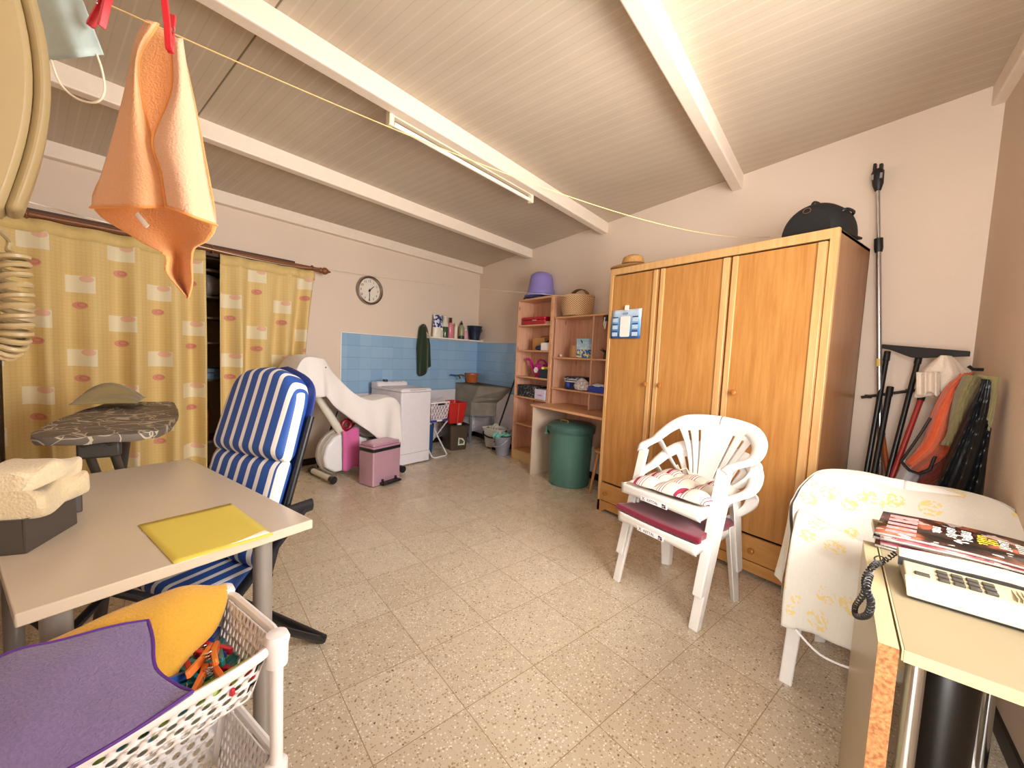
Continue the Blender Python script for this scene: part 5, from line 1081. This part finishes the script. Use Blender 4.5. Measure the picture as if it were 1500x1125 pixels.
def cushion_mat():
    t=NT('striped_cushion'); x=t.sep(t.coord(rot=(0,0,R(8)))); y=t.math('ADD',x[0],.5)
    f=t.math('FRACT',t.math('MULTIPLY',y,1/.115))
    def band(lo,hi): return t.math('MULTIPLY',t.math('GREATER_THAN',f,lo),t.math('LESS_THAN',f,hi))
    wide=t.math('MULTIPLY',band(.0,.16),t.math('GREATER_THAN',t.math('FRACT',t.math('MULTIPLY',y,.5/.115)),.5))
    th_=t.math('MAXIMUM',t.math('MAXIMUM',band(.30,.335),band(.42,.455)),t.math('MAXIMUM',band(.19,.22),wide))
    w_=t.math('MAXIMUM',band(.335,.42),band(.16,.19))
    c=t.mix(w_,hx('#CFC5B6'),hx('#F1DDD8')); c=t.mix(th_,c,hx('#8C2440')); t.col(c); t.b.inputs['Roughness'].default_value=.85; t.bump(t.noise(t.coord(),300,2),.3,.001); return t.m
h=thing('striped_cushion','tufted beige cushion with maroon stripes on the upper white chair','seat cushion',CH+V((0,.012,.162+.405)),CRZ+6)
def cu(u,v,sg=1):
    q=max(abs(2*u-1),abs(2*v-1)); e=max(0,1-q**5)**.5
    t_=abs(math.sin(u*3*PI))**.5*abs(math.sin(v*3*PI))**.5
    return ((u-.5)*.43,(v-.5)*.40-.015,.034+sg*(.010+.034*t_)*e*1.0)
b=MB(); b.grid(lambda u,v:cu(u,v,1),48,48); b.grid(lambda u,v:cu(u,v,-.6),48,48); obj('cushion_body',b,cushion_mat(),h)
b=MB(); [b.lathe([(.006,0),(.007,.002),(.003,.004)],8,c=((i-1)*.143,(j-1)*.133-.015+.0,.044)) for i in (.5,1.5) for j in (.5,1.5)]; obj('tuft_buttons',b,M('#8C2440',.6),h)
b=MB(); b.tube(smoothpath([(-.06,.17,.05),(-.10,.20,.075),(-.13,.19,.06),(-.16,.21,.08)],4),.005,6); b.tube(smoothpath([(-.06,.17,.05),(-.04,.20,.06),(-.0,.19,.055)],4),.005,6); obj('tie_tapes',b,M('#E6D9BE',.7),h)
# ---- covered armchair in the corner
FC=V((-.325,2.07,0)); FR=5
garden_chair('white plastic armchair under a floral cover between the wardrobe and the phone table',FC,FR,None,False)
def muslin():
    t=NT('floral_muslin'); v=t.coord(); vo=t.add('ShaderNodeTexVoronoi'); vo.inputs['Scale'].default_value=11; t.lk(v,vo.inputs['Vector'])
    n=t.noise(v,70,3); a=t.math('MULTIPLY',t.math('LESS_THAN',vo.outputs['Distance'],.40),t.math('GREATER_THAN',n,.50))
    cc=t.sep(vo.outputs['Color']); a=t.math('MULTIPLY',a,t.math('GREATER_THAN',cc[0],.3))
    n2=t.noise(t.coord(scale=(60,60,3)),3,2)
    base=t.mix(n2,hx('#DFDAD0'),hx('#D6D0C5')); c=t.mix(t.math('MULTIPLY',a,.75),base,hx('#E3C669')); t.col(c); t.b.inputs['Roughness'].default_value=.85; t.bump(n2,.3,.002); return t.m
mm=muslin()
cv=thing('floral_chair_cover','white muslin chair cover with small yellow flowers draped over the corner armchair','chair cover',FC,FR)
# path: left front arm -> back -> right front arm ; open front
up=[V(p) for p in ((-.262,-.20,.60),(-.292,-.10,.625),(-.318,.0,.655),(-.330,.10,.665),(-.325,.19,.71),(-.275,.285,.775),(-.15,.335,.795),(0,.35,.785),(.15,.335,.795),(.265,.285,.785),(.325,.19,.74),(.332,.08,.68),(.30,-.05,.65))]
UPS=smoothpath(up,6); nP=len(UPS)-1
def upt(u): k=min(int(u*nP),nP-1); return UPS[k].lerp(UPS[k+1],u*nP-k)
def skirt(u,v):
    p=upt(u); c=V((0,.05,0)); o=V((p.x,p.y-.05,0)).normalized()
    low=.34+.10*u+.02*math.sin(u*23); fl=.012+.014*math.sin(u*40+v*3)*v+.008*math.sin(u*17)
    k=v; return p+o*(.012+fl*k)+V((0,0,(low-p.z)*k+.012*math.cos(min(1,v*8)*PI/2)))
def bowl(u,v):
    p=upt(u); tgt=V((p.x*.60,p.y*.3-.02,.49)); e=v; q=p.lerp(tgt,e**.5); q.z=p.z+.012*math.cos(min(1,v*8)*PI/2)+(tgt.z-p.z)*(e**.9)+.008*math.sin(u*31+v*6)*math.sin(v*PI)
    return q
b=MB(); b.grid(skirt,110,26); b.grid(bowl,110,18); obj('cover_cloth',b,mm,cv)
def frontflap(u,v):
    # piece falling from the left arm over the front of the seat
    a=V((-.30,.02,.655)).lerp(V((.20,-.16,.56)),u); 
    t=V((-.262,-.235,.60)).lerp(V((.20,-.285,.50)),u); m_=V((-.25,-.31,.285+.03*math.sin(u*4))).lerp(V((.10,-.34,.30)),u)
    if v<.35: return a.lerp(t,v/.35)+V((0,0,.02*math.sin(v/.35*PI)))
    k=(v-.35)/.65; return t.lerp(m_,k)+V((0,-.012*math.sin(u*15+1)*k-.02*math.sin(k*PI),-.01*math.sin(u*9)*k))
b=MB(); b.grid(frontflap,50,36); obj('front_fall',b,mm,cv,solid=.003)
b=MB(); b.tube(smoothpath([(-.20,-.33,.30),(-.12,-.35,.262),(-.03,-.352,.268),(-.02,-.345,.295)],5),.004,6); obj('ribbon',b,M('#EDE9F0',.6),cv)
# ---- telephone table
TQ=-UA; TN=NA; T0=V((-.127,1.037,0)); TZ=.75
def TT(n,q,z=0): return T0+TN*n+TQ*q+V((0,0,z))
TRZ=math.degrees(ANG)
h=thing('phone_table','small beige laminate table with chrome legs against the right wall','table',T0,TRZ)
Ltab,Wtab=.86,.385
b=MB(); b.bb((0,0,TZ-.022),(Wtab,Ltab,TZ)); obj('tabletop',b,M('#8F8266',.4,nz=.02,nscale=2),h,bevel=.0015)
b=MB(); b.bb((-.0,-.003,TZ-.022),(Wtab,.0,TZ-.0005)); b.bb((-.003,0,TZ-.022),(0,Ltab,TZ-.0005)); obj('edge_band',b,M('#BDA780',.4),h)
for x,y in ((.022,.03),(.022,Ltab-.05),(.30,Ltab-.05),(.345,.03)):
    b=MB(); b.tube([(x,y,0),(x,y,TZ-.022)],.0145,20); obj('leg',b,m_chrome,h)
b=MB(); b.tube([(.022,.03,.10),(.022,Ltab-.05,.10)],.009,10); b.tube([(.30,.5,.5),(.30,Ltab-.05,.5)],.009,10); obj('cross_bar',b,m_chrome,h)
pb=PLN(1257,1000,TT(-.035,0),TN); LB_=(pb-T0).dot(TQ)
h=thing('side_board','tall beige board with a raw chipboard edge standing along the phone table','board',TT(-.006,.002),TRZ)
def chipb():
    t=NT('chipboard'); v=t.coord(); n=t.noise(v,150,4); t.col(t.ramp(n,[(.35,hx('#8A5530')),(.65,hx('#B5824F'))])); t.b.inputs['Roughness'].default_value=.8; t.bump(n,.5,.002); return t.m
b=MB(); b.bb((-.030,0,0),(0,max(.6,LB_),TZ-.003)); obj('board_panel',b,M('#B0A07C',.3,nz=.02,nscale=3),h)
b=MB(); b.bb((-.030,-.0015,0),(0,.0,TZ-.004)); obj('raw_edge',b,chipb(),h)
h=thing('dark_roll','dark patterned roll standing on the floor under the phone table','roll',TT(.135,.42),TRZ)
b=MB(); b.lathe([(.055,0),(.06,.005),(.058,.3),(.061,.6),(.05,.62)],28); t_=NT('dark_roll_print'); n=t_.noise(t_.coord(scale=(1,1,.6)),12,3); t_.col(t_.ramp(n,[(.55,hx('#17120F')),(.66,hx('#17120F')),(.70,hx('#6B3A2C'))])); t_.b.inputs['Roughness'].default_value=.35; obj('roll_body',b,t_.m,h)
# ---- telephone
h=thing('telephone','cream push-button desk telephone with a ridge-shaped handset on the phone table','telephone',TT(.008,.0,TZ),TRZ); h.scale=(1,1,.78)
cr=M('#AFA284',.4); crl=M('#C4B99F',.4)
q0,q1=.245,.44; X0,X1=.02,.27
b=MB(); pr=[(q0,.008),(q0+.004,.014),(q0+.06,.040),(q0+.062,.044),(q1-.05,.062),(q1-.005,.058),(q1,.01)]
MxT=Matrix(((0,0,1,0),(1,0,0,0),(0,1,0,0),(0,0,0,1)))
b.prism(pr,X1-X0,Matrix.Translation((X0,0,0))@MxT); obj('phone_base',b,cr,h,bevel=.004)
b=MB(); b.bb((X0+.006,q0+.006,0),(X1-.006,q1-.006,.012)); obj('base_shadow',b,m_black,h)  # black slab put in as the shadow under the phone
b=MB(); b.add([(X0-.002,q0-.002,.013),(X1,q0-.002,.013),(X1,q0+.062,.043),(X0-.002,q0+.062,.043),(X0-.002,q0,.008),(X1,q0,.008),(X1,q0+.062,.036),(X0-.002,q0+.062,.036)],[(0,1,2,3),(7,6,5,4),(0,4,5,1),(1,5,6,2),(2,6,7,3),(3,7,4,0)]); obj('front_ledge',b,crl,h,bevel=.002)
b=MB()
hp=[(X0-.008,.062,.018),(X0+.05,.066,.019),(X0+.12,.074,.015),(X0+.18,.074,.015),(X0+.235,.066,.019),(X1+.02,.06,.018)]
vs=[]
for x,z,hh in hp:
    for dy,dz in ((-.026,-.004),(-.022,hh),(.0,hh+.006),(.022,hh),(.026,-.004)): vs.append((x,q1-.04+dy,z+dz-.004))
b.add(vs,[(i*5+k,i*5+(k+1)%5,(i+1)*5+(k+1)%5,(i+1)*5+k) for i in range(5) for k in range(5)]+[tuple(range(5))[::-1],tuple(25+k for k in range(5))]); obj('handset',b,crl,h,bevel=.003)
b=MB(); b.bb((X0-.008,q1-.070,.040),(X1+.02,q1-.064,.066)); obj('gap_shade',b,m_black,h)  # black strip put in for the shade between handset and base
kz=lambda q: .044+(q-q0-.062)*(.018/(.195-.112))
keys=MB()
keys.box((X0+.030,q0+.078,kz(q0+.078)),(.026,.014,.010))
for i in range(4):
    for j in range(3): q=q0+.074+j*.0165; keys.box((X0+.066+i*.0245,q,kz(q)+.001),(.019,.013,.010))
obj('keys',keys,M('#3A352E',.4),h,bevel=.0015)
b=MB(); [b.bb((X0+.175+i*.007,q0+.068,kz(q0+.066)-.001),(X0+.1775+i*.007,q0+.115,kz(q0+.1)+.004)) for i in range(9)]; obj('speaker_slots',b,M('#A89878',.5),h)
h=thing('handset_cord','black coiled telephone cord looping over the edge of the phone table','cord',(0,0,0))
ep=lambda px,py,n: PLN(px,py,TT(n,0),TN)
p_=[TT(X0-.004,q1-.045,TZ+.05),TT(-.01,q1-.06,TZ+.018)]+[ep(1283,826,-.045),ep(1268,845,-.06),ep(1266,868,-.06),ep(1253,888,-.06),ep(1254,902,-.06),ep(1270,901,-.06),ep(1276,882,-.06),ep(1269,862,-.07),ep(1274,842,-.06)]
cpp=smoothpath(p_,6); cpp+= [TT(-.02,q1-.03,TZ+.018),TT(.0,q1-.02,TZ+.02)]
obj('coil',coil(cpp,.0048,60,.0017,10),m_black,h)
# ---- magazines
def magm(seed,c1,c2,c3):
    t=NT('magazine_cover'); v=t.coord(); mp=t.add('ShaderNodeMapping'); mp.inputs['Location'].default_value=(seed,seed*2,0); t.lk(v,mp.inputs['Vector']); n=t.noise(mp.outputs[0],11,3); n2=t.noise(mp.outputs[0],23,2)
    c=t.ramp(n,[(.38,hx(c1)),(.5,hx(c2)),(.62,hx(c3))]); t.col(t.mix(t.math('MULTIPLY',t.math('GREATER_THAN',n2,.6),.6),c,hx('#E8D8D0'))); t.b.inputs['Roughness'].default_value=.22; return t.m
pgs=M('#C9C4BE',.6,nz=.25,nscale=300)
mz=TZ+.001
covs=[('#1B1A24','#5A2C22','#A85A42'),('#2A2438','#7A3A58','#D07A84'),('#141318','#20263A','#7C4A38'),('#7A2434','#C25A62','#E3A0A0'),('#1A1614','#3A241C','#B0654A')]
mlabs=['bottom magazine of the pile on the phone table','second magazine from the bottom of the pile by the telephone','middle magazine of the pile on the phone table','second magazine from the top of the pile by the telephone','top magazine of the pile, dark cover with white and yellow lettering']
for i in range(5):
    th=.0075; h=thing('magazine',mlabs[i],'magazine',TT(.205+(i%2)*.006-.003,.66+(i%3)*.006,mz),TRZ+(-7,-4,-9,-5,-8)[i],'pile of glossy magazines'); W_,H_=.40,.255
    def bend(x,y,z): return z+(.018*max(0,(-y/H_+.25))**1.3*(i/4)*1.0 if False else 0)+.010*(i/4)*math.sin((x/W_+.5)*PI)
    b=MB(); b.grid(lambda u,v:((u-.5)*W_,(v-.5)*H_,bend((u-.5)*W_,0,.0008)),12,2); o=obj('pages',b,pgs,h,solid=th-.0015,off=1)
    b=MB(); b.grid(lambda u,v:((u-.5)*W_*1.004,(v-.5)*H_*1.006,bend((u-.5)*W_,0,th)),12,2); cvr=obj('cover',b,magm(i*3.1,*covs[i]),h,solid=.0008,off=1)
    b=MB(); b.grid(lambda u,v:(-W_/2-.001,(u-.5)*H_,th*v+.0006),2,1); obj('spine',b,m_black,h,solid=.001)
    if i==4:
        mes=[];
        for k,(w_,x) in enumerate((('0000',-.075),('000000',-.045),('000000',-.015),('00000',.055),('00000',.085))):
            mes.append(strokes(len(w_),.028,Matrix.Translation((x,.012,.0))@Matrix.Rotation(R(-90),4,'Z'),k+3))
        me2=[strokes(5,.03,Matrix.Translation((.015,.01,.0))@Matrix.Rotation(R(-90),4,'Z')),strokes(3,.03,Matrix.Translation((.035,.01,0))@Matrix.Rotation(R(-90),4,'Z'))]
        for me in mes+me2:
            for v in me.vertices: v.co.z=bend(v.co.x,0,th)+.0014+v.co.z
        mesh_obj('white_lettering',mes,[m_white],h); mesh_obj('yellow_lettering',me2,[M('#E3C53A',.4)],h)
        b=MB()
        for k in range(5): b.add([(-.18+.0*k,.10-.045*k,bend(-.18,0,th)+.0014),(-.115,.10-.045*k,bend(-.115,0,th)+.0014),(-.115,.072-.045*k,bend(-.115,0,th)+.0014),(-.18,.072-.045*k,bend(-.18,0,th)+.0014)],[(0,1,2,3)])
        obj('cover_panels',b,M('#D98A8A',.4,nz=.4,nscale=90),h)
    mz+=th+.0012
# ---- poles and tools in the corner
YT=3.10
h=thing('telescopic_pole','silver telescopic pole with a black clamp head leaning beside the wardrobe','pole',YP(1292,730,YT)*1.0)
h.location=V((-.50,3.09,0)); al=M('#B9B8B8',.25,.9)
pT=YP(1286,275,3.13); pM=YP(1287,357,3.12); pB=V((-.50,3.09,0))
b=MB(); b.tube([pB,pM],.0125,16); obj('lower_tube',b,al,h,world=True)
b=MB(); b.tube([pM,pT],.010,16); obj('upper_tube',b,al,h,world=True)
d_=(pT-pB).normalized()
b=MB(); b.tube([pM-d_*.05,pM-d_*.03,pM+d_*.03],[.017,.021,.021],14); obj('clamp_collar',b,m_black,h,world=True)
b=MB(); b.tube([pT-d_*.02,pT,pT+d_*.02,pT+d_*.09,pT+d_*.11],[.014,.020,.026,.030,.022],14,flat=.8); b.box(pT+d_*.125+V((-.012,0,0)),(.014,.03,.04)); b.box(pT+d_*.12+V((.016,0,0)),(.016,.03,.03)); obj('clamp_head',b,m_black,h,bevel=.004,world=True)
b=MB(); [b.box(pT+d_*.06+V((x,-.022,0)),(.010,.012,.03)) for x in (-.019,.019)]; obj('grip_pads',b,M('#8A8A8C',.4),h,world=True)
st=YP(1287.5,531,3.11); b=MB(); b.tube([st-d_*.022,st+d_*.022],.0135,16); obj('yellow_sticker',b,M('#D9B24A',.5,nz=.2,nscale=80),h,world=True)
def stick(nm,lab,cat,top,bot,r,mat,y0=3.12,y1=3.02,capm=None):
    a=YP(top[0],top[1],y0); c=YP(bot[0],bot[1],y1); d=(a-c); f0=c-d*(c.z/d.z); f0.y=max(f0.y,2.72)
    h=thing(nm,lab,cat,(f0.x,f0.y,0)); b=MB(); b.tube([V((f0.x,f0.y,.005)),a],r,12); obj('handle_tube',b,mat,h,world=True)
    b=MB(); b.tube([a-d.normalized()*.05,a+d.normalized()*.005],[r*1.25,r*1.15],12); obj('end_cap',b,capm or m_black,h,world=True); return h,a,V((f0.x,f0.y,0))
stick('tool_handle','longest thin black tool handle leaning just behind the silver pole','tool handle',(1300,516),(1266,711),.013,m_blackp,3.15,3.0)
stick('tool_handle','shorter thick black tool handle leaning to the right of the silver pole','tool handle',(1304,568),(1277,711),.014,m_black,3.14,2.98)
stick('tool_handle','dark orange tool handle leaning beside the silver pole','tool handle',(1291,625),(1300,708),.012,M('#9A4A22',.4),3.13,2.97)
h,ta,tf=stick('floor_squeegee','black floor squeegee turned head up in the corner, wider than the tools around it','squeegee',(1347,520),(1297,712),.0125,m_blackp,3.12,2.95)
hl=YP(1287,508,3.13); hr=YP(1421,518,3.08); tl_=YP(1347,520,3.12)
b=MB(); dx=(hr-hl); nrm=V((0,1,0))
b.add([hl+V((0,-.012,.016)),hr+V((0,-.012,.012)),hr+V((0,-.012,-.014)),lerp(hl,hr,.72)+V((0,-.014,-.03)),lerp(hl,hr,.5)+V((0,-.016,-.045)),lerp(hl,hr,.40)+V((0,-.016,-.045)),lerp(hl,hr,.15)+V((0,-.014,-.012)),hl+V((0,-.012,-.006))]+[hl+V((0,.012,.016)),hr+V((0,.012,.012)),hr+V((0,.012,-.014)),lerp(hl,hr,.72)+V((0,.014,-.03)),lerp(hl,hr,.5)+V((0,.016,-.045)),lerp(hl,hr,.40)+V((0,.016,-.045)),lerp(hl,hr,.15)+V((0,.014,-.012)),hl+V((0,.012,-.006))],
 [tuple(range(8))[::-1],tuple(range(8,16))]+[(i,(i+1)%8,8+(i+1)%8,8+i) for i in range(8)]); obj('squeegee_head',b,m_black,h,bevel=.003,world=True)
h,ra,rf=stick('mop','red-handled mop with a cream cloth head turned up in the corner','mop',(1353,574),(1301,712),.0125,M('#9E2A24',.35),3.08,2.90)
mc=YP(1380,555,3.0); clm=fabric('#E3D3C2',.8,140,.04)
def mopf(u,v):
    l=[V((1347,548,0)),V((1340,566,0)),V((1338,584,0))]; 
    a=u*2*PI; L0=YP(1382,521,3.02).lerp(YP(1378,582,3.0),v); rx=.095*(math.sin(min(1,v*1.25+.12)*PI/2))*(1-.12*v); ry=.06*(1-.3*v)
    k=1+.10*math.sin(a*5+v*2)+.05*math.sin(a*9)
    return L0+V((math.cos(a)*rx*k+.018*(1-v)-.01,math.sin(a)*ry*k,.012*math.sin(a*3)*v))
b=MB(); b.grid(mopf,48,20); obj('mop_cloth',b,clm,h,world=True,solid=.003)
b=MB(); b.grid(lambda u,v:YP(1344+34*u,545+ (33+3*math.sin(u*9))*v,2.935+.012*math.sin(u*14)),16,10); obj('mop_flap',b,clm,h,solid=.006,world=True)
# black rail on the wall
h=thing('tool_rail','narrow black tool rail fixed to the back wall behind the leaning handles','rail',YP(1295,576,YB-.02)); a=YP(1262,582,3.175); c=YP(1345,571,3.175); b=MB(); b.tube([a,c],.014,4,flat=.6,up=(0,1,0)); b.box(lerp(a,c,.12)+V((0,.012,0)),(.03,.025,.02)); b.box(lerp(a,c,.85)+V((0,.012,0)),(.03,.025,.02)); obj('rail_bar',b,m_black,h,world=True)
# coats on a hook by the right wall
hk=thing('wall_hook','black metal hook near the corner carrying the hanging garments','hook',YP(1425,546,3.0)); a=RWp(.22,-.012,YP(1425,541,3.0).z); b=MB(); b.tube([RWp(.22,-.0,a.z),RWp(.22,-.035,a.z),RWp(.22,-.05,a.z+.015)],.008,8); obj('hook_arm',b,m_black,hk,world=True)
def garment(nm,lab,cat,rowsL,rowsR,y0,mat,nu=30,nv=36,amp=.02,fr=18,solid=.008,bul=.05):
    nL=len(rowsL)-1; c=YP((rowsL[0][0]+rowsR[0][0])/2,rowsL[0][1],y0); h=thing(nm,lab,cat,c)
    def f(u,v):
        l=spline1([V((p[0],p[1],0)) for p in rowsL],v); r_=spline1([V((p[0],p[1],0)) for p in rowsR],v); q=l.lerp(r_,u)
        return YP(q.x,q.y,y0-bul*math.sin(u*PI)-.02+amp*math.sin(u*fr+v*4)*(.3+v)+amp*.4*math.sin(u*fr*2.3+v*9))
    b=MB(); b.grid(f,nu,nv); obj('cloth',b,mat,h,solid=solid,world=True); return h,f
garment('hanging_garment','orange garment with black trim hanging left of the khaki towel','garment',[(1408,548),(1385,566),(1366,600),(1358,625),(1347,650),(1325,678)],[(1428,546),(1412,570),(1402,605),(1396,640),(1386,668),(1345,694)],2.90,fabric('#D8663C',.6,90,.05),30,30,.014,14)
h=bpy.data.objects['hanging_garment']; 
b=MB(); b.tube([YP(x,y,2.845) for x,y in ((1320,676),(1332,689),(1346,694),(1362,688),(1370,668))],.007,6); b.tube([YP(x,y,2.86) for x,y in ((1363,612),(1352,630),(1335,655),(1320,676))],.006,6); obj('black_trim',b,m_black,h,world=True)
garment('dark_red_garment','dark red garment end hanging low behind the orange one','garment',[(1385,655),(1368,680),(1345,700),(1326,716)],[(1412,660),(1405,690),(1390,712),(1375,722)],2.97,fabric('#8E4438',.5,90,.05),20,20,.01,12)
garment('white_plastic_bag','white plastic bag bottom showing below the orange garment','bag',[(1322,672),(1315,690),(1308,706),(1303,722)],[(1350,690),(1345,704),(1338,716),(1330,728)],2.93,M('#D3D6DE',.4,bump=.4,nscale=60),16,16,.006,9)
garment('khaki_towel','khaki olive towel hanging between the orange garment and the black jacket','towel',[(1414,550),(1402,575),(1395,605),(1390,635),(1380,652)],[(1440,549),(1432,572),(1420,600),(1408,628),(1398,655)],2.80,fabric('#857A52',.7,160,.05),24,30,.008,12,.008,.05)
garment('khaki_towel_end','narrow khaki cloth strip hanging at the right behind the black jacket','cloth',[(1430,549),(1448,562),(1450,590),(1447,610)],[(1466,551),(1461,575),(1455,605),(1450,632)],2.60,fabric('#857A52',.7,160,.05),16,24,.004,8,.006,.01)
garment('black_jacket','black shiny jacket hanging from the hook by the right wall','jacket',[(1440,556),(1420,590),(1405,625),(1392,655),(1378,690),(1366,722)],[(1452,556),(1456,590),(1452,630),(1447,665),(1443,700),(1440,728)],2.66,M('#15171A',.4,nz=.2,nscale=30),34,40,.018,15,.01,.08)
# ---- fluorescent lamp under the second beam
e=V((-2.832,YB,0)); a0=e-NA*.082
def LF(px,py): return PLN(px,py,a0,NA)
l0=LF(573,168); l1=LF(779,284)
h=thing('fluorescent_lamp','white fluorescent batten lamp with a bare tube hung along the second ceiling beam','lamp',l0)
ldir=V((l1.x-l0.x,l1.y-l0.y,0)).normalized(); Lz=ceil_z(e)-.10
l0=V((l0.x,l0.y,Lz)); l1=V((l1.x,l1.y,Lz)); h.location=l0; h.rotation_euler=(0,0,math.atan2(ldir.y,ldir.x)); LL=(l1-l0).length
iv=M('#EDE0C6',.4)
b=MB(); b.bb((0,-.008,-.01),(LL,.03,.035)); obj('batten',b,iv,h,bevel=.003)
for x in (0,LL): b=MB(); b.bb((x-.015,-.012,-.065),(x+.015,.028,.03)); obj('lamp_holder',b,iv,h,bevel=.005)
b=MB(); b.tube([(.02,.005,-.045),(LL-.02,.005,-.045)],.014,16); obj('tube',b,M('#F2EDE2',.25),h)
b=MB(); [b.lathe([(.003,-.011),(.003,-.008)],8,c=(x,.012,0)) for x in (LL*.35,LL*.6,LL*.63)]; obj('screws',b,m_brass,h)
